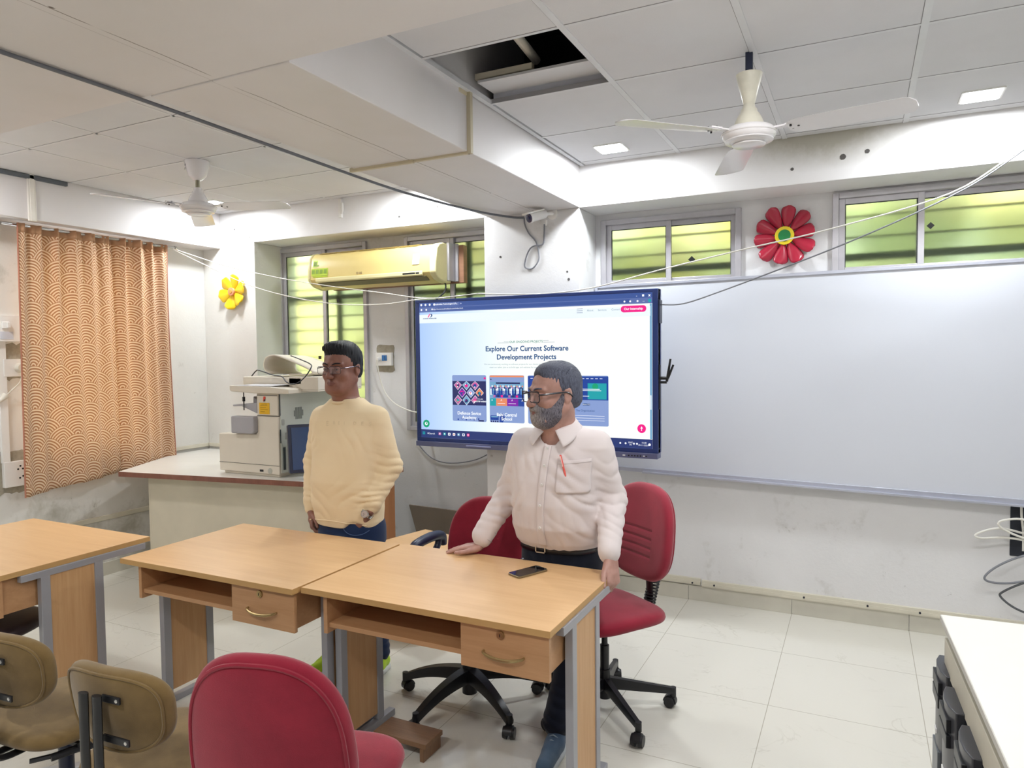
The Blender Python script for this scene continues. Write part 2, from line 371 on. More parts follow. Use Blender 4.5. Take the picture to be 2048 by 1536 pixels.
b = MB(); b.box(XL, XL+.018, 2.2, YF, .42, .455); b.box(XL, XL+.018, 3.95, YF, .86, .89); b.box(XL+.02, -4.503, YF-.018, YF, .86, .89); struct(b.build('trim_wall_conduit', M_trk, smooth=0, bevel=.003))
b = MB()
for x, z, r in ((-.10, 2.70, .016), (.02, 2.715, .012), (-.72, 2.685, .008), (-.36, 2.665, .009), (.86, 2.70, .01), (-3.05, 2.65, .008), (-2.72, 2.69, .008), (-4.72, 2.70, .007), (-4.55, 2.62, .006)): b.cyl((x, YF-.002, z), (x, YF+.01, z), r, n=9)
for x, z, r in ((-2.22, 2.30, .008), (-1.72, 2.12, .009), (-1.73, 2.17, .007)): b.cyl((x, YF-.002, z), (x, YF+.01, z), r, n=9)
struct(b.build('trim_wall_holes', mat('drilled hole', '#5d5a58', .9), smooth=0))
# ---- windows
M_alu = mat('brushed aluminium window frame', '#bfbdc2', .38, metal=.35, var=.08, vscale=12)
M_grey = mat('dark rubber seal', '#3e4143', .7)
t = NT('frosted window glass'); t.base('#eef5e4'); t.set(Roughness=.5); t.b.inputs['Transmission Weight'].default_value = 1.0; t.b.inputs['IOR'].default_value = 1.18
t.bump(t.noise(90, 3), .08, .002); M_glass = t.m
M_grille = mat('dark grille bar', '#5c665e', .6)
def window(name, x0, x1, z0, z1, mull, first_back=True):
    r = bpy.data.objects.new(name, None); COL.objects.link(r); r['kind'] = 'structure'; r.location = ((x0+x1)/2, YW, z0)
    def L(b, n, mts, **k):
        b.v = [(v[0]-(x0+x1)/2, v[1]-YW, v[2]-z0) for v in b.v]; return b.build(n, mts, r, **k)
    f = .035; y0 = YW-.005; b = MB()
    for a in ((x0+f, x1-f, z1-f, z1), (x0+f, x1-f, z0, z0+f), (x0, x0+f, z0, z1), (x1-f, x1, z0, z1)): b.box(a[0], a[1], y0-.02, y0+.07, a[2], a[3])
    L(b, 'window_frame', M_alu, smooth=0, bevel=.003)
    for k, (a0, a1, yy) in enumerate(((x0+f, mull+.02, y0+.012), (mull-.02, x1-f, y0+.034))):
        b = MB(); s_ = .033
        for a in ((a0+s_, a1-s_, z1-f-s_, z1-f), (a0+s_, a1-s_, z0+f, z0+f+s_), (a0, a0+s_, z0+f, z1-f), (a1-s_, a1, z0+f, z1-f)): b.box(a[0], a[1], yy-.009, yy+.009, a[2], a[3])
        g = .004
        for a in ((a0+s_, a1-s_, z1-f-s_-g, z1-f-s_), (a0+s_, a0+s_+g, z0+f+s_, z1-f-s_), (a1-s_-g, a1-s_, z0+f+s_, z1-f-s_)): b.box(a[0], a[1], yy-.006, yy+.006, a[2], a[3], 1)
        sh = L(b, 'window_sash', [M_alu, M_grey], smooth=0, bevel=.0015)
        b = MB(); b.box(a0+s_, a1-s_, yy-.002, yy+.002, z0+f+s_, z1-f-s_); b.v = [(v[0]-(x0+x1)/2, v[1]-YW, v[2]-z0) for v in b.v]; b.build('pane', M_glass, sh, smooth=0)
    b = MB(); n = max(3, int((z1-z0)/.115))
    for i in range(1, n): zz = z0+(z1-z0)*i/n; b.box(x0, x1, YW+.105, YW+.115, zz-.006, zz+.006)
    zz = z0+.135 if z1-z0 < .7 else 2.13
    b.box(x0, x1, YW+.095, YW+.13, zz-.022, zz+.022)
    if z1-z0 > .7: b.box((x0+x1)/2+.06, (x0+x1)/2+.10, YW+.095, YW+.13, z0, z1)
    L(b, 'window_grille', M_grille, smooth=0)
window('window_1', *WIN[0], -4.05); window('window_2', *WIN[1], -2.80); window('window_3', *WIN[2], -1.145); window('window_4', *WIN[3], .295)
b = MB()
for z0, z1, y0, y1 in ((LW[2], LW[2]+.04, LW[0], LW[1]), (LW[3]-.04, LW[3], LW[0], LW[1]), (LW[2], LW[3], LW[0], LW[0]+.04), (LW[2], LW[3], LW[1]-.04, LW[1]), (LW[2], LW[3], 3.28, 3.34)): b.box(XL-.12, XL-.06, y0, y1, z0, z1)
struct(b.build('window_5', M_alu, smooth=0))
# yard outside: sunlit yellow-green growth and a pale wall
t = NT('sunlit yellow green foliage'); P = t.coord()
n1 = t.noise(1.1, 2, .5); n2 = t.noise(4, 3, .5)
t.base(t.mix(t.ramp(n2, [(.4, 0.0), (.6, 1.0)]), t.ramp(n1, [(.36, '#fbf0ba'), (.5, '#f3f1c0'), (.60, '#e2ecc8'), (.70, '#ecf3e4')]), t.ramp(n1, [(.36, '#f4e6a4'), (.5, '#eaebac'), (.62, '#d6e6b8'), (.72, '#eef4e8')])))
t.set(Roughness=.8); t.bump(n2, .6, .05); M_fol = t.m
b = MB()
def leafy(u, v):
    x = -6.5+u*10.0; z = -.2+v*3.8
    return (x, 5.75+.10*math.sin(x*7+z*3)+.08*math.sin(z*11+x*2)+.05*math.sin(x*19), z)
b.grid(leafy, 120, 40); tag(b.build('garden_hedge', M_fol, solid=.2), 'sunlit yellow green greenery behind the frosted windows', 'greenery', kind='stuff')
b = MB(); b.box(-8, 4, 5.0, 8, -.3, -.2); struct(b.build('ground_outside', mat('pale paving', '#b8b5a5', .9), smooth=0))
sd = bpy.data.lights.new('sun', 'SUN'); sd.energy = 6; sd.angle = math.radians(3); sd.color = (1, .96, .84)
so = bpy.data.objects.new('sun', sd); COL.objects.link(so); so.rotation_euler = Vector((-.25, .62, -.62)).to_track_quat('-Z', 'Y').to_euler()
# ================================================================ FIXTURES
M_white = mat('white plastic', '#ecebe8', .35, var=.03)
M_cream = mat('cream plastic', '#dcd8cc', .42, var=.03)
M_black = mat('black plastic', '#17181c', .38, var=.1)
M_navy = mat('blue black plastic', '#1f2740', .35, var=.1)
M_steel = mat('polished steel', '#c9c9c9', .22, metal=.9)
# ---- ceiling panel lamps
for i, (px_, py_) in enumerate(PANELS):
    b = MB(); b.rbox(px_-.088, px_+.088, py_-.088, py_+.088, ZC-.006, ZC+.004, .012)
    if i < 2: lab = ['square white lit ceiling panel lamp nearest the long beam', 'square white lit ceiling panel lamp at the far right above the windows'][i]
    else: lab = 'square lit ceiling panel lamp hidden behind the beams or above the camera'
    th = b.build('ceiling_lamp', M_white, smooth=0); tag(th, lab, 'ceiling lamp', None if i < 2 else 'ceiling lamps out of view')
    b = MB(); b.rbox(px_-.078, px_+.078, py_-.078, py_+.078, ZC-.008, ZC-.005, .01); b.build('diffuser', emis('lit lamp diffuser', '#f4fbff', 14), th, smooth=0)
# ---- ceiling fans
M_fan = mat('glossy white fan enamel', '#e6e4e6', .22, var=.03, coat=.3)
M_fanold = mat('aged cream fan enamel', '#dcd9c9', .3, var=.12, vscale=14)
def fan(name, label, x, y, zh, angs, aged, rodcol, canopy):
    t = thing(name, label, 'ceiling fan', (x, y, ZC), 0, 'ceiling fans'); h = zh-ZC      # zh: height of the motor centre
    b = MB(); b.lathe([(.012, h-.045), (.055, h-.043), (.072, h-.036), (.078, h-.030), (.092, h-.026), (.102, h-.014), (.106, h), (.102, h+.012), (.09, h+.022), (.03, h+.026)]); b.lathe([(.060, h-.048), (.064, h-.046), (.066, h-.042)]); b.lathe([(.088, h-.032), (.094, h-.030), (.095, h-.026)]); b.lathe([(.107, h-.004), (.109, h), (.107, h+.005)]); b.build('motor_housing', M_fan, t, smooth=35)
    b = MB(); b.lathe([(.066, h+.022), (.062, h+.03), (.058, h+.032), (.056, h+.045), (.050, h+.06), (.040, h+.078), (.034, h+.084), (.032, h+.096), (.025, h+.104), (.022, h+.118), (.018, h+.12)]); b.build('lower_canopy', aged, t, smooth=50)
    b = MB()
    if canopy == 'low':
        b.lathe([(.020, h+.118), (.024, h+.124), (.034, h+.165), (.044, h+.20), (.052, h+.236), (.048, h+.238), (.014, h+.236)]); b.build('upper_canopy', M_fanold, t, smooth=50)
        b = MB(); b.box(-.014, .014, -.008, .008, h+.2, .10); b.box(-.07, .02, -.035, .035, .002, .012, M=Matrix.Translation((-.02, 0, 0))); b.build('down_rod', rodcol, t, smooth=0)
    else:
        b.lathe([(.022, -.118), (.034, -.108), (.050, -.095), (.066, -.045), (.074, -.008), (.072, -.002), (.02, -.001)]); b.build('upper_canopy', M_fan, t, smooth=50)
        b = MB(); b.cyl((0, 0, h+.11), (0, 0, -.1), .013); b.build('down_rod', rodcol, t)
        b = MB(); ux = Vector((.90, -.44, 0)); o_ = Vector((.062*-.44, -.062*.90, -.052)); text_into(b, 'BAJAJ', .021, o_, ux, (-.0, -.0, 1), 0, off=.006)
        o2 = Vector((.068*-.44, -.068*.90, -.028)); b.tube([o2+Vector((math.cos(a)*.009*.9, -math.cos(a)*.009*.44, math.sin(a)*.009)) for a in [k*PI/4 for k in range(9)]], .0022, 5); b.build('printed_mark', mat('dark print', '#33353c', .5), t, smooth=0)
    for a in angs:
        M0 = Matrix.Rotation(math.radians(a), 4, 'Z')
        b = MB(); pts = []; n = 26
        for k in range(n+1):
            u = k/n; r = .155+u*.445
            wd = .052+.010*math.sin(min(u*3, 1)*PI/2)+.006*u
            if u < .06: wd *= (.55+.45*(u/.06)**.5)
            if u > .93: wd *= max(.35, math.sqrt(max(0, 1-((u-.93)/.07)**2)))
            tw = math.radians(11)*(1-.3*u)
            pr = []
            for s_, zt in ((-1, 0), (-.82, .003), (.82, .003), (1, 0), (.82, -.003), (-.82, -.003)):
                yy = s_*wd; zz = zt-.004*(1-s_*s_)+(.004 if abs(s_) == .82 else 0)
                pr.append((r, yy*math.cos(tw)-zz*math.sin(tw), h-.004-yy*math.sin(tw)*-1*-1+zz-.01*u))
            pts.append(pr)
        b.loft(pts, M=M0); bl = b.build('blade', M_fan, t, smooth=60)
        b = MB(); b.box(.09, .19, -.014, .014, h+.002, h+.008, M=M0); b.box(.15, .20, -.028, .028, h+.0, h+.006, M=M0)
        for q in ((.17, .018), (.17, -.018), (.195, 0)): b.cyl(M0 @ Vector((q[0], q[1], h-.008)), M0 @ Vector((q[0], q[1], h+.010)), .0045, n=8, m=1)
        b.build('blade_bracket', [M_fan, M_black], bl, smooth=0)
    return t
fan('ceiling_fan', 'white ceiling fan on a black rod with aged cream canopies', -.415, 3.03, 2.518, [-13, 227, 107], M_fanold, M_navy, 'low')
fan('ceiling_fan', 'white ceiling fan on a short steel rod above the curtained window', -3.67, 3.10, 2.56, [16, 136, 256], M_fan, mat('brass green rod', '#8d8c78', .3, metal=.7), 'high')
# ---- interactive display on the column
CX, CY, CZ_ = -1.96, 4.20, 1.512
t = thing('interactive_display', 'large dark-framed interactive display hung on the column, showing a web page', 'display', (CX, CY, CZ_))
M_bez = mat('blue grey display bezel', '#2e3f78', .3, var=.03, metal=.2)
b = MB()
for a in ((-.868, .868, .487, .508), (-.868, .868, -.485, -.458), (-.868, -.833, -.46, .49), (.833, .868, -.46, .49)): b.box(a[0], a[1], -.004, .05, a[2], a[3])
b.box(-.868, .868, .004, .075, -.485, .508); b.build('bezel', M_bez, t, smooth=0, bevel=.003)
b = MB(); b.box(-.872, .866, -.012, .07, -.520, -.486); b.box(-.46, -.27, -.020, -.010, -.508, -.498, 1); b.build('lower_bar', [mat('slate display bar', '#6b6f92', .35, metal=.3), mat('bar groove', '#8a8fb5', .4)], t, smooth=0, bevel=.002)
b = MB()
for i, x in enumerate((.655, .69, .71, .728, .746, .764, .785, .80)): b.box(x-.006, x+(.010 if i == 0 else .002), -.015, -.011, -.508, -.501, 1 if i in (0, 6) else 0)
b.build('port_row', [M_black, M_white], t, smooth=0)
b = MB(); b.rbox(-.5, .5, .07, .135, -.25, .25, .01); b.build('wall_mount', M_black, t, smooth=0)
b = MB(); b.box(.868, .878, .0, .06, .30, .44); b.build('side_button_strip', M_navy, t, smooth=0, bevel=.002)
b = MB(); b.box(.868, .876, .01, .03, -.22, .05); b.cyl((.875, .02, -.03), (.925, .02, -.03), .010); b.cyl((.875, .02, -.055), (.915, .02, -.055), .008)
b.cyl((.915, .02, -.05), (.940, .01, .085), .008, .006); b.cyl((.922, .02, -.03), (.955, .02, .05), .008, .006); b.build('stylus_bracket', M_black, t)
# screen: one panel with its whole picture
C_ = lambda n, c, s: emis('screen '+n, c, s)
t2 = NT('screen page'); P = t2.coord(); x, y, z = t2.sep(P)
g = t2.math('MULTIPLY', t2.math('ADD', x, .85), 1.15)
t2.base('#000000'); t2.set(Roughness=.25)
t2.l.new(t2.ramp(g, [(0.0, '#a9c8f6'), (.42, '#d3e8f8'), (.75, '#f2faf6'), (1.0, '#f7fbf6')]), t2.b.inputs['Emission Color']); t2.b.inputs['Emission Strength'].default_value = 1.0
SM = [t2.m, C_('toolbar', '#5f74b0', .9), C_('tabbar', '#3f5a9e', .9), C_('white', '#f4f8ff', 1.0), C_('title blue', '#17508f', .8), C_('teal', '#2a8f86', .8), C_('pink', '#f01a86', 1.0),
      C_('card', '#8fa7dd', .85), C_('photo dark', '#323a7c', .6), C_('photo pink', '#d277b8', .8), C_('photo sky', '#7fb6dd', .8), C_('orange', '#f0916a', .9), C_('purple', '#8a24b8', .8), C_('deep blue', '#1f49a8', .8),
      C_('cyan', '#1aa6b0', .9), C_('taskbar', '#2d3f7d', .8), C_('grey text', '#8aa4b4', .9), C_('green', '#12a878', .9), C_('header white', '#eaf4fb', 1.0)]
b = MB(); ly = [0]
def R_(x0, x1, z0, z1, m, lay=1, r=0):
    yy = -.0008*lay-.0002
    pts = rrect(x0, x1, z0, z1, r, 4) if r else [(x0, z0), (x1, z0), (x1, z1), (x0, z1)]
    if r: pts = pts
    b._add([(p[0], yy, p[1]) for p in pts], [tuple(range(len(pts)))], m)
def Tx(s, size, x, z, m, lay=3, al='CENTER', bold=0):
    text_into(b, s, size, (x, -.0008*lay-.0002, z), (1, 0, 0), (0, 0, 1), m, bold, al)
def poly(pts, m, lay=2): b._add([(p[0], -.0008*lay-.0002, p[1]) for p in pts], [tuple(range(len(pts)))], m)
def disc(x, z, r, m, lay=2): poly([(x+r*math.cos(a), z+r*math.sin(a)) for a in [2*PI*k/20 for k in range(20)]], m, lay)
R_(-.833, .833, -.458, .487, 0, 0)
R_(-.833, .833, .456, .487, 2); R_(-.833, .833, .421, .456, 1); R_(-.70, .70, .428, .451, 2, 2, .011); R_(-.715, -.505, .460, .484, 1, 2, .005)
R_(-.833, .822, .345, .405, 18, 1)
for x in (-.815, -.78, -.745, -.708): disc(x, .473, .008, 3, 3)
Tx('Acudroidev Technologies LLP', .0145, -.62, .473, 3, bold=.0004); Tx('x', .02, -.526, .472, 3); Tx('+', .022, -.493, .471, 3)
for x in (-.814, -.774): disc(x, .439, .007, 3, 3)
disc(-.726, .440, .006, 3, 3); Tx('https://www.acudroidtech.com/index.html', .0145, -.60, .440, 3)
Tx('-', .026, .737, .469, 3); R_(.771, .784, .463, .476, 3, 3); Tx('x', .024, .816, .470, 3, bold=.001)
for x in (.661, .697, .743): disc(x, .437, .006, 3, 3)
Tx('...', .022, .781, .440, 3); disc(.817, .437, .010, 14, 3)
# logo, menu
poly([(-.764, .385), (-.755, .385), (-.742, .408), (-.750, .408)], 6, 3); poly([(-.745, .410), (-.728, .408), (-.724, .396), (-.736, .385), (-.748, .385), (-.736, .392), (-.734, .402)], 4, 3); Tx('ACUDROID TECHNOLOGIES', .0085, -.747, .377, 4, bold=.0004)
for z in (.403, .391, .379): R_(.350, .390, z-.001, z+.001, 4, 3)
Tx('About', .017, .439, .391, 16); Tx('Services', .017, .518, .391, 16); Tx('Contact', .017, .606, .391, 16)
R_(.637, .797, .371, .411, 6, 2, .019); Tx('Our Internship', .0195, .717, .391, 3, 3, bold=.0005)
Tx('OUR ONGOING PROJECTS', .020, -.006, .203, 5, bold=.0002)
for x0, x1, z in ((-.216, -.131, .198), (-.168, -.131, .207), (.117, .155, .208), (.117, .197, .198)): R_(x0, x1, z-.0008, z+.0008, 4, 3)
Tx('Explore Our Current Software', .0475, -.008, .158, 4, bold=.0011); Tx('Development Projects', .0475, -.008, .103, 4, bold=.0011)
Tx('We are continuously working on software projects for our clients and partners', .0148, -.08, .056, 16); Tx('meet our talent, join us to build apps and websites for every need', .0148, -.08, .036, 16)
random.seed(4)
for i, (x0, x1) in enumerate(((-.572, -.306), (-.281, -.022), (.004, .262), (.300, .556))):
    R_(x0, x1, -.334, -.017, 7, 1, .010)
    w_ = x1-x0
    if i == 0:
        R_(x0+.002, x1-.002, -.223, -.058, 8, 2)
        for q in range(-1, 5):
            for r_ in range(0, 3):
                cx0 = x0+.045+q*.068+(r_ % 2)*.034; cz0 = -.085-r_*.052
                hh = .032
                if cx0-hh < x0 or cx0+hh > x1: 
                    continue
                poly([(cx0-hh, cz0), (cx0, cz0-hh*1.1), (cx0+hh, cz0), (cx0, cz0+hh*1.1 if cz0+hh*1.1 < -.058 else -.058)], 3, 3)
                hh = .029; poly([(cx0-hh, cz0), (cx0, cz0-hh*1.1), (cx0+hh, cz0), (cx0, cz0+hh*1.1 if cz0+hh*1.1 < -.058 else -.060)], [9, 11, 10, 12, 9, 7][(q*2+r_*3) % 6], 4)
                disc(cx0, cz0-.004, .012, [8, 6, 13, 3, 14][(q+r_*2) % 5], 5)
                for _ in range(4): disc(cx0+random.uniform(-.014, .014), cz0+random.uniform(-.014, .010), .0045, [3, 8, 6, 11, 13][random.randrange(5)], 6)
        poly([(x1-.10, -.222), (x1-.002, -.222), (x1-.002, -.165), (x1-.05, -.150)], 8, 6); Tx('WE ARE', .012, x1-.045, -.18, 3, 7); Tx('ONE STEP AHEAD', .0125, x1-.048, -.196, 3, 7, bold=.0005)
        disc(x1-.012, -.038, .006, 6, 3); R_(x1-.016, x1-.002, -.044, -.032, 6, 3)
        for q in range(6): disc(x0+.045+q*.032, -.322+.006*(q % 2), .006, 13, 3)
        R_(x1-.062, x1-.02, -.332, -.322, 8, 3)
        Tx('Defence Sevice', .030, (x0+x1)/2, -.279, 3, 6, bold=.0007); Tx('Academy', .030, (x0+x1)/2, -.308, 3, 6, bold=.0007)
    if i == 1:
        R_(x0+.004, x1-.004, -.030, -.019, 11, 2); disc(x0+.012, -.045, .005, 8, 3)
        R_(x0+.002, x1-.002, -.166, -.062, 10, 2); R_(x0+.05, x1-.03, -.075, -.064, 8, 3); R_(x0+.03, x1-.002, -.166, -.12, 13, 3)
        for q in range(24):
            xx = x0+.012+q*.0102; disc(xx, -.100+.010*(q % 2), .0058, [9, 3, 8, 11][q % 4], 4); R_(xx-.0045, xx+.0045, -.150+.006*(q % 3), -.108+.008*(q % 2), [3, 13, 10, 8, 3][q % 5], 3)
        for q in range(8): R_(x0+.03+q*.028, x0+.046+q*.028, -.164, -.150, [9, 8, 6, 13][q % 4], 4)
        for q, mm in enumerate((14, 11, 12, 13)): R_(x0+.002+[0, .048, .130, .212][q], x0+.002+[.048, .130, .212, .256][q], -.222, -.172, mm, 2); Tx('A', .018, x0+[.02, .09, .17, .245][q], -.184, 3, 4); 
        for q in (.09, .17): R_(x0+q-.028, x0+q+.028, -.207, -.204, 3, 4)
        R_(x0+.006, x0+.068, -.318, -.288, 13, 3, .003); R_(x0+.012, x0+.062, -.300, -.292, 10, 4)
        for q in range(4): R_(x0+.008+q*.016, x0+.018+q*.016, -.332, -.322, 8, 4)
        poly([(x0+.08, -.28), (x0+.10, -.27), (x0+.115, -.30), (x0+.10, -.332), (x0+.075, -.332)], 13, 3)
        Tx('Bahi Central', .030, (x0+x1)/2, -.281, 3, 6, bold=.0007); Tx('School', .030, (x0+x1)/2, -.309, 3, 6, bold=.0007)
    if i >= 2:
        R_(x0+.001, x1-.001, -.171, -.022, 13, 2); R_(x0+.02, x1-.012, -.165, -.065, 14 if i == 3 else 10, 3); R_(x0+.001, x0+.12, -.171, -.04, 13, 4)
        for q in range(7): R_(x0+.02+q*.030, x0+.038+q*.030, -.037, -.034, 3, 5)
        if i == 3:
            disc(.470, -.085, .020, 17, 5); R_(.33, .50, -.104, -.100, 3, 6); R_(.33, .51, -.113, -.109, 3, 6); R_(.375, .43, -.148, -.144, 3, 6)
            R_(.385, .435, -.205, -.192, 4, 3, .005); Tx('About ITG', .011, .41, -.1985, 3, 5); Tx('+ The Organisation', .018, .395, -.238, 4, 5)
            for z in (-.27, -.285, -.300): R_(.31, .53, z-.001, z+.001, 3, 3)
disc(-.789, -.361, .027, 17, 2); disc(-.789, -.361, .012, 3, 3); disc(-.786, -.358, .006, 17, 4)
disc(.766, -.338, .027, 6, 2); poly([(.766, -.324), (.758, -.338), (.774, -.338)], 3, 3); R_(.764, .768, -.352, -.336, 3, 3)
R_(.821, .827, -.222, -.133, 3, 3, .003); R_(.818, .831, -.400, .420, 10, 1)
R_(-.833, .833, -.458, -.402, 15, 2)
for dx, dz in ((0, 0), (.011, 0), (0, .011), (.011, .011)): R_(-.820+dx, -.811+dx, -.438+dz, -.429+dz, 14, 4)
Tx('Search', .018, -.742, -.430, 3, 4); disc(-.775, -.429, .005, 3, 4)
for i, x in enumerate((-.678, -.639, -.601, -.563, -.526, -.487, -.45)): R_(x-.010, x+.010, -.438, -.419, [9, 14, 3, 3, 10, 3, 6][i], 4, .004); disc(x, -.428, .005, [3, 3, 8, 11, 3, 13, 3][i], 5)
for x in (.631, .665, .718, .737): disc(x, -.432, .006, 3, 4)
Tx('ENG', .014, .697, -.426, 3, 4); Tx('IN', .014, .697, -.440, 3, 4); Tx('15:08', .014, .781, -.425, 3, 4); Tx('29-11-2024', .014, .777, -.440, 3, 4); disc(.815, -.434, .008, 3, 4)
b.build('screen', SM, t, smooth=0)
# ---- whiteboard
t = thing('whiteboard', 'long white marker board in a slim aluminium frame on the recessed wall', 'whiteboard', (-1.6, 4.63, .84))
M_wb = mat('whiteboard enamel', '#d5d9e2', .28, var=.02, vscale=1.2)
b = MB(); b.prism([(-.02, .02), (2.75, -.03), (2.75, 1.272), (-.02, 1.245)], 'y', -.012, .02); b.build('board_surface', M_wb, t, smooth=0)
b = MB(); b.prism([(-.02, .0), (2.75, -.052), (2.75, -.022), (-.02, .026)], 'y', -.022, .02); b.prism([(-.02, 1.236), (2.75, 1.262), (2.75, 1.282), (-.02, 1.255)], 'y', -.022, .02); b.box(-.035, -.015, -.022, .02, 0, 1.255); b.build('aluminium_edge', mat('board aluminium', '#c2c5d2', .35, metal=.4), t, smooth=0, bevel=.002)
b = MB(); b.prism([(.3, -.008), (2.75, -.062), (2.75, -.052), (.3, .002)], 'y', -.05, .0); b.build('pen_tray', mat('board aluminium', '#c2c5d2'), t, smooth=0)
# ---- air conditioner
t = thing('air_conditioner', 'yellowed wall split air conditioner hung between the two tall windows', 'air conditioner', (-3.36, 4.56, 2.31))
M_ac = mat('yellowed plastic', '#e3cd86', .38, var=.07, vscale=2.5); M_ac2 = mat('paler yellowed plastic', '#e9dfa9', .38)
prof = [(.0, .135), (-.10, .140), (-.15, .128), (-.185, .095), (-.205, .0), (-.208, -.075), (-.19, -.098), (-.15, -.125), (-.06, -.145), (.0, -.14)]
b = MB(); b.prism([(p[0], p[1]) for p in prof], 'x', -.56, .56); b.build('body', M_ac, t, smooth=35, bevel=.004)
b = MB(); b.prism([(p[0]*1.03-.002, p[1]*1.03) for p in prof], 'x', .56, .615); b.build('end_cap', M_ac2, t, smooth=35, bevel=.008)
b = MB(); b.prism([(p[0]*1.03-.002, p[1]*1.03) for p in prof], 'x', -.58, -.56); b.build('end_cap', M_ac2, t, smooth=35, bevel=.008)
b = MB(); b.prism([(-.2085, -.062), (-.217, -.066), (-.217, -.092), (-.2, -.100)], 'x', -.5, .5); b.build('air_flap', M_ac2, t, smooth=0, bevel=.004)
b = MB(); b.prism([(-.196, -.100), (-.199, -.103), (-.150, -.131), (-.147, -.126)], 'x', -.49, .52); b.build('air_outlet', mat('dark outlet', '#77704f', .6), t, smooth=0)
b = MB()
for i in range(5):
    for j in range(3): 
        x0 = -.5+i*.19; yb = -.105-j*.024; zb = .1425-.0035*j if j < 2 else .1325
        b.box(x0, x0+.165, yb-.006, yb+.006, zb-.003, zb+.001)
b.build('intake_grille', mat('ochre slot', '#a68f4a', .6), t, smooth=0)
b = MB(); b.box(.33, .44, -.2185, -.215, -.086, -.074); b.box(.445, .475, -.2185, -.215, -.086, -.074); b.box(.32, .485, -.2178, -.215, -.091, -.069, 1); b.build('display_window', [M_black, M_ac2], t, smooth=0)
b = MB(); Mt = Matrix(((1, 0, 0, 0), (0, 0, -1, 0), (0, 1, 0, 0), (0, 0, 0, 1)))
def onface(z): return -.205-(.003 if z < 0 else -.02*z/.095)-.0018
def st(x0, x1, z0, z1, m): b._add([(x0, onface(z0), z0), (x1, onface(z0), z0), (x1, onface(z1), z1), (x0, onface(z1), z1)], [(0, 1, 2, 3)], m)
st(-.545, -.38, -.045, .012, 0); st(-.53, -.38, -.058, -.048, 0)
for i in range(4): st(-.54+i*.04, -.512+i*.04, -.03, .002, 1)
st(-.535, -.49, .022, .075, 0); st(-.527, -.498, .030, .066, 1); st(-.5, -.475, .028, .04, 1)
b.build('sticker', [mat('lime sticker', '#b9d432', .5), mat('dark lime print', '#7f9f22', .5)], t, smooth=0)
b = MB(); st(.41, .47, -.015, .065, 0); b.build('worn_patch', mat('pale worn patch', '#f2eddc', .5), t, smooth=0)
b = MB(); Q = (0, -.2095, -.062); text_into(b, 'LG', .022, (-.06+.0, -.2105, -.048), (1, 0, 0), (0, 0, 1), 0, .0006); b.tube([(-.092+.008*math.cos(a), -.2105, -.047+.008*math.sin(a)) for a in [k*PI/5 for k in range(11)]], .0014, 5); b.build('maker_mark', mat('grey red print', '#6b4a42', .5), t, smooth=0)
b = MB(); b.rbox(-3.90, -2.66, 4.60, 4.655, 2.17, 2.45, .005, axis='y'); tag(b.build('mounting_board', mat('brown timber board', '#9c7257', .5, var=.2, vscale=5, stretch=(1, 1, 8)), bevel=.002), 'brown timber board behind the air conditioner, showing at its right end', 'board')
b = MB(); b.box(-2.745, -2.725, 4.50, 4.6, 2.18, 2.46); b.box(-2.725, -2.70, 4.58, 4.6, 2.18, 2.46); tag(b.build('metal_bracket', M_alu, bevel=.002), 'grey steel bracket between the air conditioner and the timber board', 'bracket')
# ---- security camera on the beam end
t = thing('security_camera', 'small white bullet security camera under the beam at the column', 'camera', (-1.86, 4.30, 2.555))
Mc = Matrix.Translation((-.03, -.085, -.03)) @ Vector((-.45, -.85, -.30)).to_track_quat('Z', 'Y').to_matrix().to_4x4()
b = MB(); b.lathe([(.026, -.075), (.030, -.07), (.031, .04), (.034, .045), (.034, .062), (.028, .064)], n=28, M=Mc); b.build('camera_body', M_white, t, smooth=40)
b = MB(); b.lathe([(.030, .060), (.030, .0655), (.012, .067), (.012, .072), (.004, .073)], n=28, M=Mc); b.build('lens', mat('dark blue lens glass', '#26345c', .1), t, smooth=40)
b = MB(); b.rbox(-.036, .036, .024, .036, -.05, .085, .01, M=Mc @ Matrix.Rotation(PI/2*0, 4, 'Z'), axis='z'); b.build('sun_shield', M_white, t, smooth=30)
b = MB(); b.cyl((.03, .035, .0), (.03, .043, .0), .038); b.tube([(.03, .038, 0), (.02, .0, -.005), (-.005, -.04, -.018)], .013, 10, smooth=4); b.cyl((.012, -.02, -.05), (.012, -.025, -.085), .006); b.build('wall_bracket', M_white, t, smooth=40)
M_cab = mat('grey cable', '#7d7f86', .5); M_wcab = mat('white cable', '#e4e2da', .5); M_bcab = mat('black cable', '#24262b', .5)
def cable(label, pts, r=.004, m=None, sm=6, group=None, name='cable'):
    b = MB(); b.tube(pts, r, 8, smooth=sm); return tag(b.build(name, m or M_cab), label, 'cable', group)
cable('dark grey cable running under the beams from the near left to the security camera', [(-2.33, .36, ZB-.010), (-2.325, 1.2, ZB-.010), (-2.32, 1.72, ZB-.010), (-2.32, 2.4, 2.560), (-2.325, 3.3, 2.556), (-2.25, 4.0, 2.561), (-2.12, 4.28, 2.552), (-2.03, 4.325, 2.545)], .0075, mat('slate cable', '#6b6e76', .5), 5)
cable('grey looped cable hanging below the security camera', [(-2.03, 4.325, 2.545), (-2.03, 4.335, 2.50), (-2.0, 4.335, 2.44), (-1.95, 4.335, 2.38), (-1.93, 4.335, 2.30), (-1.935, 4.335, 2.25), (-1.98, 4.335, 2.205), (-2.03, 4.335, 2.215), (-2.03, 4.335, 2.26), (-2.0, 4.335, 2.33), (-1.96, 4.335, 2.355), (-1.90, 4.335, 2.36), (-1.89, 4.335, 2.42), (-1.885, 4.33, 2.49)], .005)
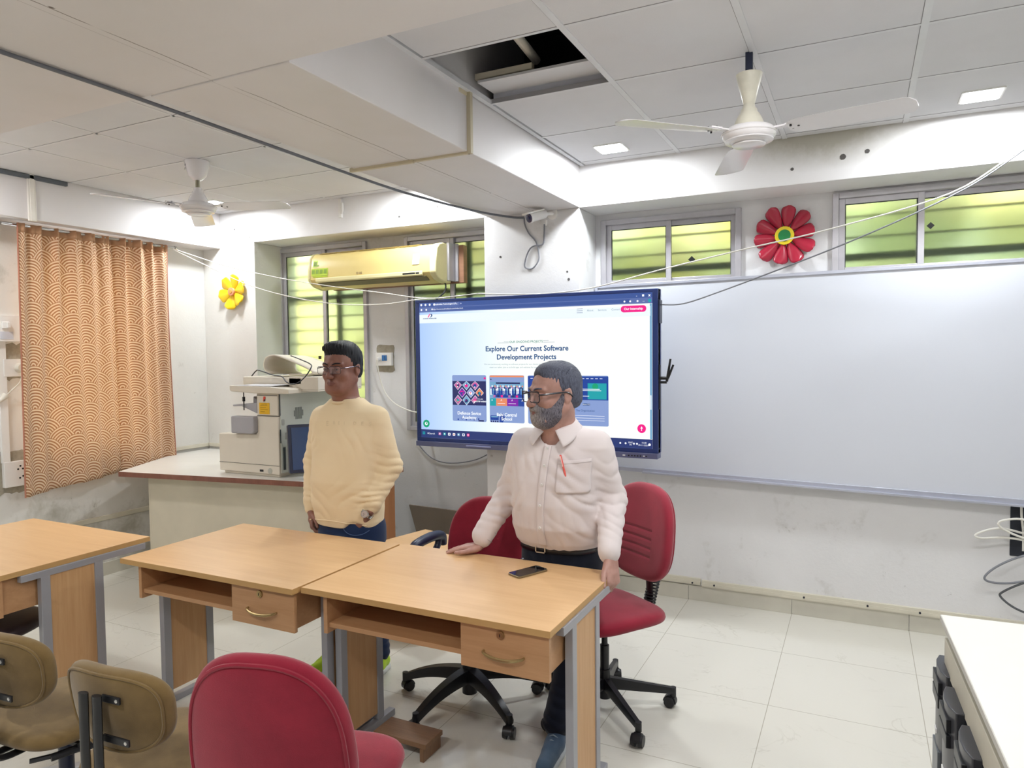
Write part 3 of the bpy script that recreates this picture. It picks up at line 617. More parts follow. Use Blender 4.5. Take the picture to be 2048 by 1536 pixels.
# ---- flowers made from sheet plastic
def petal(mb, ang, r0, r1, wd, cup, tiltz, m=0, fold=0):
    Mx = Matrix.Rotation(ang, 4, 'Y')
    def fn(u, v):
        s_ = u*2-1; rr = r0+(r1-r0)*v
        w0 = wd*(.18+.82*math.sin(min(1, v*1.18)*PI/2)**.9)*(math.sqrt(max(0.0, 1-((v-.80)/.20)**2*.92)) if v > .80 else 1)
        return Mx @ Vector((s_*w0, -.012-cup*(s_*s_)*1.0-tiltz*v-fold*s_*v, rr))
    mb.grid(fn, 10, 14, m)
def flower(name, label, c, petals, r0, r1, wd, mp, discs, cup, tilt, fold=0, a0=0):
    t = thing(name, label, 'flower decoration', c, 0)
    for k in range(petals):
        b = MB(); petal(b, a0+2*PI*k/petals, r0, r1*(1+.05*math.sin(k*2.3)), wd, cup, tilt, 0, fold*(1 if k % 2 else .6)); b.build('petal', mp, t, smooth=60, solid=.003)
    for nm, r, y0, y1, mm in discs:
        b = MB(); b.cyl((0, y1, 0), (0, y0, 0), r, r*.93, 32); b.build(nm, mm, t, smooth=40, bevel=.002)
    return t
flower('wall_flower', 'large crimson plastic flower with a yellow and green centre between the right windows', (-.424, 4.645, 2.337), 10, .045, .180, .042, mat('crimson plastic', '#b3243f', .25, var=.06, coat=.3), [('yellow_disc', .056, -.004, -.028, mat('yellow plastic', '#f5dc2a', .35)), ('green_centre', .036, -.02, -.034, mat('green glitter', '#0f8a46', .35, var=.3, vscale=300))], -.016, .024, .014, .15)
flower('wall_flower', 'yellow plastic flower with a pink centre on the wall beside the curtain', (-4.735, 4.33, 2.18), 6, .02, .145, .056, mat('bright yellow plastic', '#f7cf1d', .35, var=.08), [('pink_disc', .034, -.01, -.034, mat('salmon pink', '#eaa07e', .4)), ('gold_swirl', .018, -.03, -.040, mat('gold swirl', '#d99b4a', .4))], -.014, .022, .010, .25)
# ---- curtain and rod
t2 = NT('seigaiha curtain cloth'); uvn = t2.add('ShaderNodeUVMap'); uvn.uv_map = 'uv'; sx = t2.sep(uvn.outputs[0])
U = t2.math('MULTIPLY', sx[0], 6.4); V = t2.math('MULTIPLY', sx[1], 25.0)      # units: half column width R = .5 of U; row height 1 of V
Mh = t2.math
j0 = Mh('FLOOR', V)
def cand(j):
    par = Mh('MULTIPLY', Mh('FRACT', Mh('MULTIPLY', j, .5)), 1.0)   # 0 or .5
    fu = Mh('SUBTRACT', Mh('FRACT', Mh('SUBTRACT', U, par)), .5)
    dv = Mh('MULTIPLY', Mh('SUBTRACT', V, j), .25)
    return Mh('SQRT', Mh('ADD', Mh('MULTIPLY', fu, fu), Mh('MULTIPLY', dv, dv)))
dA = cand(Mh('SUBTRACT', j0, 1.0)); dB = cand(j0); dC = cand(Mh('ADD', j0, 1.0))
useA = Mh('LESS_THAN', dA, .5)
useB = Mh('LESS_THAN', dB, .5)
d0 = Mh('ADD', Mh('MULTIPLY', useB, dB), Mh('MULTIPLY', Mh('SUBTRACT', 1, useB), dC))
d = Mh('ADD', Mh('MULTIPLY', useA, dA), Mh('MULTIPLY', Mh('SUBTRACT', 1, useA), d0))
ring = Mh('SINE', Mh('MULTIPLY', d, 2*PI*14.5))
ringm = t2.ramp(Mh('MULTIPLY', Mh('ADD', ring, 1), .5), [(.42, 0.0), (.62, 1.0)])
ccol = t2.mix(ringm, '#eed9bd', '#a97a58')
t2.base(ccol); t2.set(Roughness=.85); t2.b.inputs['Sheen Weight'].default_value = .2
t2.bump(ring, .15, .002)
tr = t2.add('ShaderNodeBsdfTranslucent'); t2.link(t2.mix(ringm, '#f7dcae', '#dba568'), tr.inputs[0]); ms = t2.add('ShaderNodeMixShader'); ms.inputs[0].default_value = .30
t2.link(t2.b.outputs[0], ms.inputs[1]); t2.link(tr.outputs[0], ms.inputs[2]); t2.link(ms.outputs[0], t2.out.inputs[0])
M_cur = t2.m
t = thing('curtain', 'peach curtain with brown overlapping fan pattern hung over the left window', 'curtain', (-4.98, 2.74, .70))
b = MB()
def cur(u, v):
    y = .02+u*(1.135)+.03*(1-v)*(u-.35)*2
    z = .0+v*(1.83)+(1-v)*(.018+.105*u)*1.0
    gather = .35+.65*v
    x = .016*math.sin(u*2*PI*9.5+.6*math.sin(v*3))*(.5+.5*v)+.022*math.sin(u*2*PI*2.7+1.2)*(1-.5*v)+.010*math.sin(u*2*PI*21+2)*v**6
    return (x*(1+.6*(u > .6)), y+.006*math.sin(u*2*PI*9.5+1.5), z)
b.grid(cur, 260, 60); b.build('cloth', M_cur, t, smooth=180, solid=.0015)
b = MB()
def band(u, v):
    p = cur(u, .968+.032*v); return (p[0]+.003, p[1], p[2]+.002)
b.grid(band, 260, 3); b.build('heading_band', mat('brown heading tape', '#b08766', .8), t, smooth=180, solid=.001)
b = MB(); b.tube([tuple(Vector(cur(0, v/20))+Vector((.002, -.003, 0))) for v in range(21)], .005, 6); b.build('side_hem', mat('rose brown hem', '#b57a63', .8), t, smooth=60); b = MB(); b.tube([tuple(Vector(cur(1, v/20))+Vector((.002, .003, 0))) for v in range(21)], .004, 6); b.build('side_hem', mat('rose brown hem', '#b57a63', .8), t, smooth=60)
b = MB(); b.cyl((-4.99, 2.68, 2.522), (-4.99, 3.97, 2.518), .011); b.cyl((-4.99, 3.97, 2.518), (-4.99, 3.985, 2.518), .016); b.cyl((-5.1, 2.72, 2.53), (-4.99, 2.72, 2.524), .008); b.cyl((-5.1, 3.93, 2.53), (-4.99, 3.93, 2.52), .008); tag(b.build('curtain_rod', M_steel), 'thin metal rod holding the patterned curtain', 'curtain rod')
# ---- switch boards on the left wall
t = thing('switch_board', 'white switch box with one rocker switch left of the curtain, at head height', 'switch board', (XL, 2.66, 1.84))
M_cem = mat('bare grey cement', '#a8a190', .9, var=.25, vscale=25, bump=.5, bscale=60)
b = MB(); b.rbox(0, .05, -.20, .145, -.085, .09, .006, axis='x'); b.build('box', M_white, t, smooth=0, bevel=.003)
b = MB(); b.box(.05, .062, .03, .075, -.0, .045); b.box(.06, .075, .055, .075, .005, .04); b.build('rocker_switch', M_white, t, smooth=0, bevel=.003)
b = MB(); b.box(.05, .052, .02, .10, -.07, -.02); b.build('rating_label', mat('pale print label', '#cfd2dc', .5), t, smooth=0)
t = thing('wall_socket', 'white plug socket with a round plug and hanging wire, left of the curtain', 'socket', (XL, 2.77, 1.58))
b = MB(); b.rbox(0, .03, -.065, .065, -.058, .058, .005, axis='x'); b.build('socket_plate', M_white, t, smooth=0, bevel=.003)
b = MB(); b.cyl((.03, .03, .0), (.07, .03, 0), .033, .028, 24); b.build('plug', M_cream, t)
b = MB(); b.tube([(.06, .03, -.03), (.055, .02, -.09), (.04, -.03, -.15), (.03, -.07, -.19)], .005, 8, smooth=5); b.cyl((.03, -.06, -.18), (.03, -.11, -.22), .022, .012, 12); b.build('wire', M_cream, t)
t = thing('wall_socket', 'white power socket low on the wall with cement patch behind, left of the curtain', 'socket', (XL, 2.745, .87))
b = MB(); b.rbox(0, .03, -.065, .09, -.085, .085, .005, axis='x'); b.build('socket_plate', M_white, t, smooth=0, bevel=.003)
b = MB(); [b.cyl((.03, y, z), (.032, y, z), .006, n=10) for y, z in ((.02, .03), (.05, .03), (.035, .05), (.03, -.03), (.05, -.02))]; b.build('socket_holes', M_black, t, smooth=0)
b = MB(); b.box(XL, XL+.025, 2.675, 2.725, .95, 1.76); tag(b.build('wall_trunking', M_white, bevel=.003), 'vertical white cable trunking between the switch box and the low socket', 'trunking')
def patch(name, label, pts, axis, c0, c1):
    b = MB(); b.prism(pts, axis, c0, c1); return tag(b.build(name, M_cem, smooth=0, bevel=.002), label, 'cement patch')
random.seed(12)
def rough(y0, y1, z0, z1, n=36, j=.012):
    pts = rrect(y0, y1, z0, z1, .02, 2); out = []
    for i in range(len(pts)):
        a, c = pts[i], pts[(i+1) % len(pts)]; k = max(1, int(math.hypot(a[0]-c[0], a[1]-c[1])/.025))
        for q in range(k): out.append((a[0]+(c[0]-a[0])*q/k+random.uniform(-j, j), a[1]+(c[1]-a[1])*q/k+random.uniform(-j, j)))
    return out
patch('cement_patch', 'rough cement patch behind the low left socket', rough(2.64, 2.86, .74, 1.02), 'x', XL-.01, XL+.003)
patch('cement_patch', 'rough cement patch behind the upper left plug socket', rough(2.72, 2.86, 1.5, 1.74), 'x', XL-.01, XL+.003)
patch('cement_patch', 'square cement patch around the white socket between the tall windows', rough(-3.515, -3.345, 1.50, 1.715, j=.006), 'y', YW-.003, YW+.01)
t = thing('wall_socket', 'white socket with a blue switch on the cement patch between the tall windows', 'socket', (-3.432, YW, 1.605))
b = MB(); b.rbox(-.078, .078, -.028, 0, -.055, .05, .005, axis='y'); b.build('socket_plate', M_white, t, smooth=0, bevel=.003)
b = MB(); b.box(-.012, .012, -.034, -.028, -.015, .03); b.box(.016, .034, -.034, -.028, -.015, .03); b.build('blue_switch', mat('blue switch', '#2f6fae', .35), t, smooth=0, bevel=.002)
b = MB(); b.cyl((-.04, -.028, 0), (-.04, -.06, -.005), .018, .014); b.build('plug', M_white, t)
cable('cream cable hanging from the middle socket to the display', [(-3.472, 4.60, 1.60), (-3.465, 4.61, 1.50), (-3.45, 4.63, 1.40), (-3.40, 4.63, 1.31), (-3.30, 4.62, 1.24), (-3.15, 4.58, 1.20), (-3.0, 4.5, 1.20), (-2.85, 4.35, 1.24), (-2.75, 4.26, 1.28)], .005, M_wcab)
cable('short black cable dropping from the air conditioner to the display top', [(-2.77, 4.5, 2.18), (-2.745, 4.48, 2.14), (-2.72, 4.42, 2.09), (-2.72, 4.35, 2.05), (-2.72, 4.26, 2.0)], .006, M_bcab)
cable('black cable dipping from the lower left corner of the display', [(-3.05, 4.64, 1.02), (-3.0, 4.64, .985), (-2.95, 4.6, .955), (-2.85, 4.5, .95), (-2.75, 4.35, .98), (-2.70, 4.26, 1.02)], .007, M_bcab)
cable('thin grey cable drooping low on the wall under the display', [(-3.14, 4.65, .95), (-3.05, 4.65, .86), (-2.95, 4.65, .81), (-2.8, 4.65, .80), (-2.6, 4.65, .84), (-2.45, 4.65, .92), (-2.38, 4.65, 1.0)], .004, M_cab)
cable('upper white wire strung from the curtain rod to the top of the display', [(-4.98, 3.95, 2.51), (-4.55, 4.1, 2.36), (-4.05, 4.2, 2.24), (-3.5, 4.2, 2.145), (-3.1, 4.2, 2.085), (-2.82, 4.20, 2.04), (-2.60, 4.22, 2.026)], .0035, M_wcab)
cable('lower white wire sagging from the curtain rod to the top of the display', [(-4.98, 3.95, 2.505), (-4.7, 4.05, 2.36), (-4.35, 4.14, 2.20), (-3.95, 4.2, 2.09), (-3.5, 4.2, 2.02), (-3.1, 4.2, 2.005), (-2.8, 4.19, 2.025), (-2.6, 4.2, 2.03), (-2.35, 4.25, 2.05)], .0035, M_wcab)
cable('long white wire rising from the display top across the crimson flower to the far right', [(-2.35, 4.25, 2.05), (-1.9, 4.24, 2.025), (-1.5, 4.2, 2.045), (-1.08, 4.2, 2.128), (-.6, 4.2, 2.215), (-.156, 4.2, 2.29), (.392, 4.2, 2.42), (.70, 4.2, 2.60), (.9, 4.2, 2.62)], .004, M_wcab)
cable('grey wire sagging from the right edge of the display up to the far right', [(-1.09, 4.24, 1.925), (-.95, 4.24, 1.925), (-.75, 4.22, 1.98), (-.45, 4.22, 2.08), (-.1, 4.2, 2.20), (.25, 4.2, 2.34), (.5, 4.2, 2.46), (.7, 4.2, 2.60)], .004, M_cab)
# small black markers stuck on the panes
def marker(label, x, z, s=.014, rot=0):
    b = MB(); b.box(-s, s, -.002, .002, -s, s, M=Matrix.Translation((x, YW+.0, z)) @ Matrix.Rotation(rot, 4, 'Y')); tag(b.build('window_sticker', M_black, smooth=0), label, 'sticker')
marker('tiny black square sticker on the tall window under the air conditioner', -3.90, 2.09, rot=0)
marker('tiny black square sticker on the tall window left of the younger man', -4.11, 1.62)
marker('small dark diamond sticker on the short window above the display', -.99, 2.235, .016, PI/4)
marker('small dark diamond sticker beside the middle post of the right window', .345, 2.335, .014, PI/4)
b = MB(); b.rbox(.745, .83, 4.655, 4.66, .50, .83, .003, axis='y'); tag(b.build('black_panel', mat('black back plate', '#20242f', .6)), 'black plate on the wall under the right end of the whiteboard', 'panel')
for i, pts in enumerate(([(.95, 0, .66), (.80, -.02, .72), (.70, -.03, .71), (.68, -.03, .68), (.74, -.02, .64), (.85, 0, .60), (.95, 0, .58)], [(.95, 0, .60), (.82, 0, .64), (.70, -.01, .66), (.60, -.02, .62), (.62, -.02, .60), (.75, 0, .61), (.95, 0, .59)],
                         [(.95, 0, .56), (.80, 0, .52), (.68, -.01, .45), (.62, -.02, .38), (.68, -.02, .36), (.80, 0, .38), (.95, 0, .46)], [(.95, 0, .44), (.80, 0, .37), (.71, 0, .31), (.70, 0, .28), (.76, 0, .23), (.85, 0, .20), (.95, 0, .20)])):
    cable(['topmost white loop of loose cable at the right wall edge', 'second white loop of loose cable, reaching farthest left at the right edge', 'long grey loop of loose cable below the black plate', 'lowest dark loop of loose cable at the right edge'][i], [(p[0]-.02*(i == 1), 4.60+p[1], p[2]) for p in pts], .006, [M_wcab, M_wcab, M_cab, mat('dark grey cable', '#55585c', .5)][i])
cable('pale vertical cable crossing the black plate on the right wall', [(.79, 4.63, .84), (.79, 4.63, .74), (.80, 4.63, .64), (.80, 4.62, .54)], .006, M_wcab)
b = MB(); b.box(-3.60, -3.57, YF-.02, YF, 2.69, 2.83); b.tube([(-3.58, YF-.01, 2.80), (-3.55, YF-.03, 2.79), (-3.55, YF-.03, 2.74), (-3.58, YF-.01, 2.72)], .008, 8, smooth=4); tag(b.build('cable_box', M_white, bevel=.002), 'small white cable box with a curled wire on the beam in the left bay', 'cable box')
# ================================================================ FURNITURE
def wood(name, c, c2, sc=(2, 40, 2), rough=.42):
    if name in _mc: return _mc[name]
    t = NT(name); v = t.scalevec(sc); n = t.noise(2.2, 5, .6, v, .6); n2 = t.noise(14, 3, .6, v)
    t.base(t.mix(t.ramp(t.math('ADD', n, t.math('MULTIPLY', n2, .25)), [(.35, 0.0), (.85, 1.0)]), c, c2)); t.set(Roughness=rough)
    t.bump(n2, .05, .001); _mc[name] = t.m; return t.m
W_top = wood('beech laminate top', '#deb88a', '#d3aa7a', (1, 14, 1), .30)
W_pan = wood('beech laminate panel', '#cba377', '#bd9264', (22, 22, 1.2), .45)
W_frt = wood('beech front with painted shade', '#bd926a', '#ad825a', (1.2, 10, 18), .42)  # darker beech: the shade on the desk fronts is put into the colour
W_edge = mat('tan edge band', '#bd9660', .5)
M_leg = mat('grey powder coated steel', '#a2a3a9', .38, metal=.25, var=.05)
M_brass = mat('antique brass', '#b09a6c', .3, metal=.8)
def desk(label, x0, x1, y0, y1, foot=False):
    t = thing('desk', label, 'desk', (x0, y0, 0), 0, 'wooden desks with hanging drawers'); W, D = x1-x0, y1-y0
    b = MB(); b.box(0, W, 0, D, .727, .75); b.build('desktop', W_top, t, smooth=0, bevel=.0015)
    b = MB(); b.box(-.001, W+.001, -.0012, .0, .7275, .7495); b.box(W, W+.0012, 0, D, .7275, .7495); b.build('edge_band', W_edge, t, smooth=0)
    for xa, sgn in ((.006, 1), (W-.022, -1)):
        b = MB(); yA, yB = .18, .42
        b.box(xa, xa+.030, yA, yA+.04, .03, .70); b.box(xa, xa+.030, yB, yB+.04, .03, .70); b.box(xa, xa+.030, .10, D-.03, .697, .727); b.box(xa-.002, xa+.032, yA-.06, yB+.12, 0, .03)
        b.build('side_frame', M_leg, t, smooth=0, bevel=.002)
        b = MB(); b.box(xa+.006, xa+.024, yA+.04, yB, .06, .697); b.build('side_panel', W_pan, t, smooth=0)
    b = MB(); b.box(.04, W-.04, yB+.01, yB+.028, .65, .725); b.build('modesty_panel', W_pan, t, smooth=0, bevel=.001)
    b = MB(); b.box(.085, .103, .025, .40, .575, .727); b.build('shelf_side', W_frt, t, smooth=0, bevel=.001)
    b = MB(); b.box(.103, W-.345, .035, .40, .598, .616); b.build('shelf', W_frt, t, smooth=0, bevel=.001)
    b = MB(); xa, xb = W-.345, W-.012
    b.box(xa, xa+.016, .04, .42, .572, .727); b.box(xb-.036, xb-.02, .04, .42, .572, .727); b.box(xa+.016, xb-.036, .04, .42, .572, .584); b.build('drawer_case', W_frt, t, smooth=0, bevel=.001)
    b = MB(); b.box(xa, xb, .020, .038, .568, .7265); dr = b.build('drawer', W_frt, t, smooth=0, bevel=.0012)
    xm = (xa+xb)/2
    b = MB(); b.cyl((xm-.01, .0215, .700), (xm-.01, .014, .700), .015, .014, 24); b.cyl((xm-.01, .0145, .700), (xm-.01, .012, .700), .010, .009, 20); b.box(xm-.0115, xm-.0085, .0112, .0125, .695, .705, 1); b.build('lock', [M_brass, M_black], dr, smooth=40)
    b = MB(); b.tube([(xm-.075, .022, .636), (xm-.072, .008, .634), (xm-.04, -.004, .628), (xm, -.008, .626), (xm+.04, -.004, .628), (xm+.072, .008, .634), (xm+.075, .022, .636)], [.004, .005, .006, .006, .006, .005, .004], 8, smooth=5); b.build('handle', M_brass, dr)
    if foot:
        b = MB(); b.box(.12, .38, .27, .40, .055, .075); b.box(.12, .14, .27, .40, .0, .055); b.box(.35, .37, .27, .40, .0, .055); b.build('foot_shelf', wood('dark worn plank', '#8d6a4c', '#75563d'), t, smooth=0, bevel=.002)
    return t
desk('beech laminate desk with the phone on it, right one of the joined pair', -1.932, -.888, 2.055, 2.735, True)
desk('beech laminate desk in front of the younger man, left one of the joined pair', -2.955, -1.946, 2.020, 2.722)
desk('separate beech laminate desk cut off by the left edge of the picture', -4.145, -3.175, 1.620, 2.330)
# ---- white table at the right with computer towers under it
t = thing('white_table', 'long white table running along the right side toward the camera', 'table', (.25, 2.74, 0), math.radians(2.6))
b = MB(); b.box(0, .62, -2.3, 0, .73, .75); b.build('tabletop', mat('white laminate', '#dadbd4', .45, var=.02), t, smooth=0, bevel=.002)
b = MB(); b.box(-.002, 0, -2.3, 0, .7305, .7495); b.build('edge_band', mat('grey white edge', '#bcb9b2', .5), t, smooth=0)
b = MB(); b.box(.004, .022, -2.28, -.06, .60, .695); b.box(.022, .12, -2.28, -.06, .64, .65); b.build('side_rail', mat('beige laminate rail', '#bdb7a6', .5), t, smooth=0, bevel=.002)
for x, y in ((.06, -.05), (.56, -.05), (.06, -2.2), (.56, -2.2)):
    b = MB(); b.box(x-.02, x+.02, y-.02, y+.02, 0, .73); b.build('leg', M_navy, t, smooth=0, bevel=.002)
b = MB(); b.box(.08, .56, -2.2, -.06, .17, .188); b.build('lower_shelf', mat('beige laminate rail', '#bdb7a6'), t, smooth=0)
M_pcs = mat('dark steel tower case', '#23252d', .45, var=.1); M_pcf = mat('grey tower front', '#3b3c41', .3, var=.1); M_pcl = mat('silver tower trim', '#6f7479', .35, metal=.3)
def tower(label, x, y, rz, z=.188, h=.42, front=M_pcf):
    t = thing('computer_tower', label, 'computer tower', (x, y, z), rz, 'computer towers under the white table')
    b = MB(); b.box(.03, .41, 0, .18, 0, h); b.build('case', M_pcs, t, smooth=0, bevel=.003)
    b = MB(); b.prism([(.035, 0), (.035, .18), (.012, .18), (.0, .14), (-.004, .09), (0, .04), (.012, 0)], 'z', 0, h+.004); b.build('front_bezel', front, t, smooth=40, bevel=.003)
    b = MB(); b.box(-.008, .005, .025, .155, h-.07, h-.03); b.box(-.008, .005, .025, .155, h-.115, h-.078); b.build('drive_bay', M_black, t, smooth=0, bevel=.002)
    b = MB(); b.box(-.006, .005, .03, .15, .03, .16); b.build('vent_panel', M_pcl, t, smooth=0, bevel=.002)
    b = MB(); b.box(-.007, .003, .075, .105, .20, .215); b.build('badge', M_white, t, smooth=0); b = MB(); b.box(.06, .085, .06, .09, h, h+.0012); b.build('number_sticker', M_white, t, smooth=0)
    b = MB(); b.box(.11, .20, .05, .15, h, h+.0015); b.build('paper_label', mat('paper label', '#e8e6dc', .7), t, smooth=0)
    return t
tower('black computer tower under the far end of the white table', .240, 2.56, .03)
tower('black computer tower with grey front, second from the far end of the white table', .240, 2.31, .05)
tower('black computer tower with silver lower front, third from the far end under the white table', .250, 2.07, .02)
tower('black computer tower nearest the camera under the white table', .262, 1.80, .04)
cable('black cable hooked over the left edge of the white table', [(.33, 1.70, .757), (.31, 1.72, .766), (.285, 1.745, .755), (.278, 1.76, .70), (.30, 1.78, .64)], .006, M_bcab)
# ---- counter with the copier
t = thing('counter', 'white-topped counter with brown edge and cream front in the left corner', 'counter', (-4.67, 3.205, 0))
top = [(0, 0), (1.71, .245), (1.755, .935), (1.60, 1.12), (.24, 1.12), (-.405, 1.12), (-.405, .78)]
b = MB(); b.prism(top, 'z', .812, .84); b.build('counter_top', mat('white counter laminate', '#e3e1db', .3, var=.03), t, smooth=0)
b = MB(); ed = [(0, 0), (1.71, .245), (1.755, .935)]
for p, q in zip(ed, ed[1:]):
    d_ = (Vector(q)-Vector(p)).normalized(); n_ = Vector((d_.y, -d_.x))*.004
    b.prism([(p[0], p[1]), (q[0], q[1]), (q[0]+n_.x, q[1]+n_.y), (p[0]+n_.x, p[1]+n_.y)], 'z', .806, .8395)
p, q = (-.405, .78), (0, 0); b.prism([p, q, (q[0]-.004, q[1]), (p[0]-.004, p[1])], 'z', .806, .8395)
b.build('edge_band', wood('red brown edge band', '#8a5a48', '#74483a'), t, smooth=0)
b = MB(); b.prism([(.13, .13), (1.62, .345), (1.618, .363), (.132, .15)], 'z', 0, .81); b.prism([(.13, .13), (.148, .132), (-.20, .95), (-.22, .95)], 'z', 0, .81); b.build('front_panel', mat('cream counter panel', '#d3cbb6', .55, var=.10, vscale=3), t, smooth=0)
b = MB(); b.prism([(1.62, .345), (1.642, .347), (1.69, .92), (1.668, .92)], 'z', 0, .81); b.build('side_panel', wood('brown counter side', '#a8744c', '#93623f', (12, 12, 1)), t, smooth=0)
# ---- copier
t = thing('photocopier', 'cream office photocopier with a grey output tray and a yellow sticker on the counter', 'photocopier', (-3.953, 3.45, .84))
M_cop = mat('ivory copier plastic', '#dad2c3', .42, var=.03); M_cop2 = mat('pale copier plastic', '#d3d5ca', .42, var=.03); M_cgr = mat('mid grey copier plastic', '#a6a5aa', .42)
b = MB(); pr = [(0, .02), (.548, .02), (.548, .405), (.362, .405), (.362, .30), (.350, .283), (.0, .275)]
b.prism(pr, 'y', 0, .56); b.rbox(.02, .53, .02, .54, .0, .02, .01); b.build('body', M_cop, t, smooth=0, bevel=.006)
b = MB(); b.box(.0, .548, -.0015, 0, .078, .081, 0); b.box(.362, .548, -.0015, 0, .404, .408); b.box(.365, .545, -.001, 0, .540, .544); b.build('panel_seam', mat('dark seam', '#6b665e', .6), t, smooth=0)
b = MB(); b.box(.362, .548, .0, .56, .408, .555); b.build('upper_column', M_cop, t, smooth=0, bevel=.006)
b = MB(); b.box(.549, .556, .012, .56, .03, .565); b.build('side_door', M_cop2, t, smooth=0, bevel=.004)
b = MB(); b.box(.5545, .5575, .028, .05, .05, .20); b.build('side_recess', mat('dark recess', '#3d4444', .6), t, smooth=0); b = MB(); b.box(.555, .558, .005, .012, .41, .55); b.build('door_gap', mat('dark recess', '#3d4444'), t, smooth=0); b = MB(); b.box(.555, .558, .005, .012, .23, .32); b.build('door_gap', mat('dark recess', '#3d4444'), t, smooth=0)
b = MB()
for i in range(7): b.box(.556, .5585, .135+i*.013, .143+i*.013, .375+(.02 if i in (0, 6) else 0), .455-(.02 if i in (0, 6) else 0))
b.build('side_vent', mat('vent grey', '#8d908a', .6), t, smooth=0)
b = MB(); b.rbox(.5555, .5585, .05, .08, .25, .295, .004, axis='x'); b.rbox(.5555, .559, .02, .045, .345, .385, .008, axis='x'); b.build('side_latch', mat('latch grey', '#b5b5ab', .5), t, smooth=0)
b = MB(); rr = [(.5575, y, z) for y, z in rrect(.115, .24, .10, .32, .012, 3)]; b.tube(rr+[rr[0]], .002, 6); b.build('side_tray_outline', mat('dark seam', '#6b665e'), t)
b = MB(); b.prism([(.155, .285), (.345, .285), (.362, .30), (.362, .40), (.155, .40)], 'y', -.035, .03); b.build('waste_tray', M_cgr, t, smooth=0, bevel=.008)
b = MB(); b.prism([(.14, .462), (.22, .465), (.36, .42), (.362, .49), (.30, .485), (.14, .475)], 'y', .0, .40); b.prism([(.275, .47), (.36, .48), (.36, .50), (.30, .515), (.28, .53)], 'y', .05, .10); b.build('output_tray', M_cgr, t, smooth=0, bevel=.004)
b = MB(); b.cyl((.255, -.01, .44), (.255, -.01, .58), .0035); b.cyl((.255, -.01, .50), (.255, -.01, .53), .009); b.build('dangling_connector', M_black, t)
b = MB(); b.prism([(.135, .575), (.150, .565), (.36, .555), (.66, .555), (.66, .585), (.50, .60), (.135, .605)], 'y', -.02, .56); b.prism([(.135, .605), (.50, .605), (.53, .605), (.66, .61), (.66, .655), (.135, .66)], 'y', .10, .56); b.build('scanner_unit', M_cop, t, smooth=0, bevel=.005)
b = MB(); b._add([(.16, -.015, .606), (.50, -.015, .603), (.58, .095, .612), (.26, .095, .612)], [(0, 1, 2, 3)]); b.build('control_panel', mat('bluish white panel', '#e6e8ee', .25), t, smooth=0)
b = MB(); b.box(.55, .80, .10, .55, .575, .662); b.box(.55, .80, .10, .55, .565, .575); b.build('scanner_side', M_cop, t, smooth=0, bevel=.005)
b = MB(); pts = [(.30, .25, .69), (.25, .30, .73), (.27, .32, .77), (.34, .30, .79), (.45, .27, .775), (.56, .22, .73), (.64, .20, .69)]
lp = catmull([Vector((x, 0, z)) for x, z in ((.33, .682), (.285, .70), (.27, .74), (.29, .785), (.35, .805), (.42, .795), (.55, .755), (.66, .715), (.70, .69), (.66, .675), (.50, .675))], 5)
nl = len(lp)-1
b.grid(lambda u, v: lp[min(nl, int(round(u*nl)))]+Vector((.02*v, .16+.28*v, -.01*v)), nl, 6); b.build('document_feeder', M_cop, t, smooth=60, solid=.010)
b = MB(); b.tube([(.24, .08, .667), (.30, .06, .70), (.34, .05, .705), (.46, .05, .675), (.55, .04, .665), (.63, .0, .63), (.70, .0, .62), (.76, .02, .66), (.78, .06, .72), (.74, .10, .745), (.62, .14, .775), (.48, .2, .80)], .004, 8, smooth=6); b.build('feeder_cable', M_bcab, t)
b = MB(); b.box(.385, .475, -.0022, -.0002, .418, .493); b.build('yellow_sticker', mat('yellow warning sticker', '#e6b318', .5), t, smooth=0)
b = MB(); 
for i in range(4): b.box(.395, .395+[.06, .05, .065, .04][i], -.0026, -.0022, .475-i*.014, .477-i*.014)
text_into(b, 'CAUTION', .011, (.43, -.0024, .484), (1, 0, 0), (0, 0, 1), 0); b.build('sticker_print', mat('brown print', '#7a5c14', .6), t, smooth=0)
b = MB(); b._add([(.420, -.002, .506), (.428, -.002, .500), (.444, -.002, .524), (.440, -.002, .534), (.425, -.002, .535)], [(0, 1, 2, 3, 4)], 0); b._add([(.424, -.0025, .500), (.440, -.0025, .505), (.440, -.0025, .520), (.428, -.0025, .512)], [(0, 1, 2, 3)], 1); b.build('small_emblem', [mat('red print', '#d2371f', .5), M_black], t, smooth=0)
b = MB(); b.cyl((.465, .0, .042), (.465, -.003, .042), .019, .018, 24); b.box(.375, .405, -.003, 0, .034, .048, 1); b.build('power_button', [mat('latch grey', '#b5b5ab'), M_black], t, smooth=40)
# ---- monitor behind the younger man
t = thing('monitor', 'dark blue flat monitor turned edge-on beside the photocopier, partly behind the younger man', 'monitor', (-3.11, 3.60, .84), math.radians(-35))
b = MB(); b.rbox(-.02, .02, -.26, .26, .05, .36, .008, axis='x', M=Matrix.Rotation(math.radians(-7), 4, 'Y')); b.build('screen_case', M_navy, t, smooth=0, bevel=.003)
b = MB(); b.box(.021, .023, -.24, .24, .07, .34, M=Matrix.Rotation(math.radians(-7), 4, 'Y')); b.build('screen', mat('dark blue screen', '#33486e', .15), t, smooth=0)
b = MB(); b.cyl((0, 0, .02), (0, 0, .10), .02); b.rbox(-.09, .09, -.11, .11, 0, .015, .03); b.build('stand', M_black, t, smooth=30)
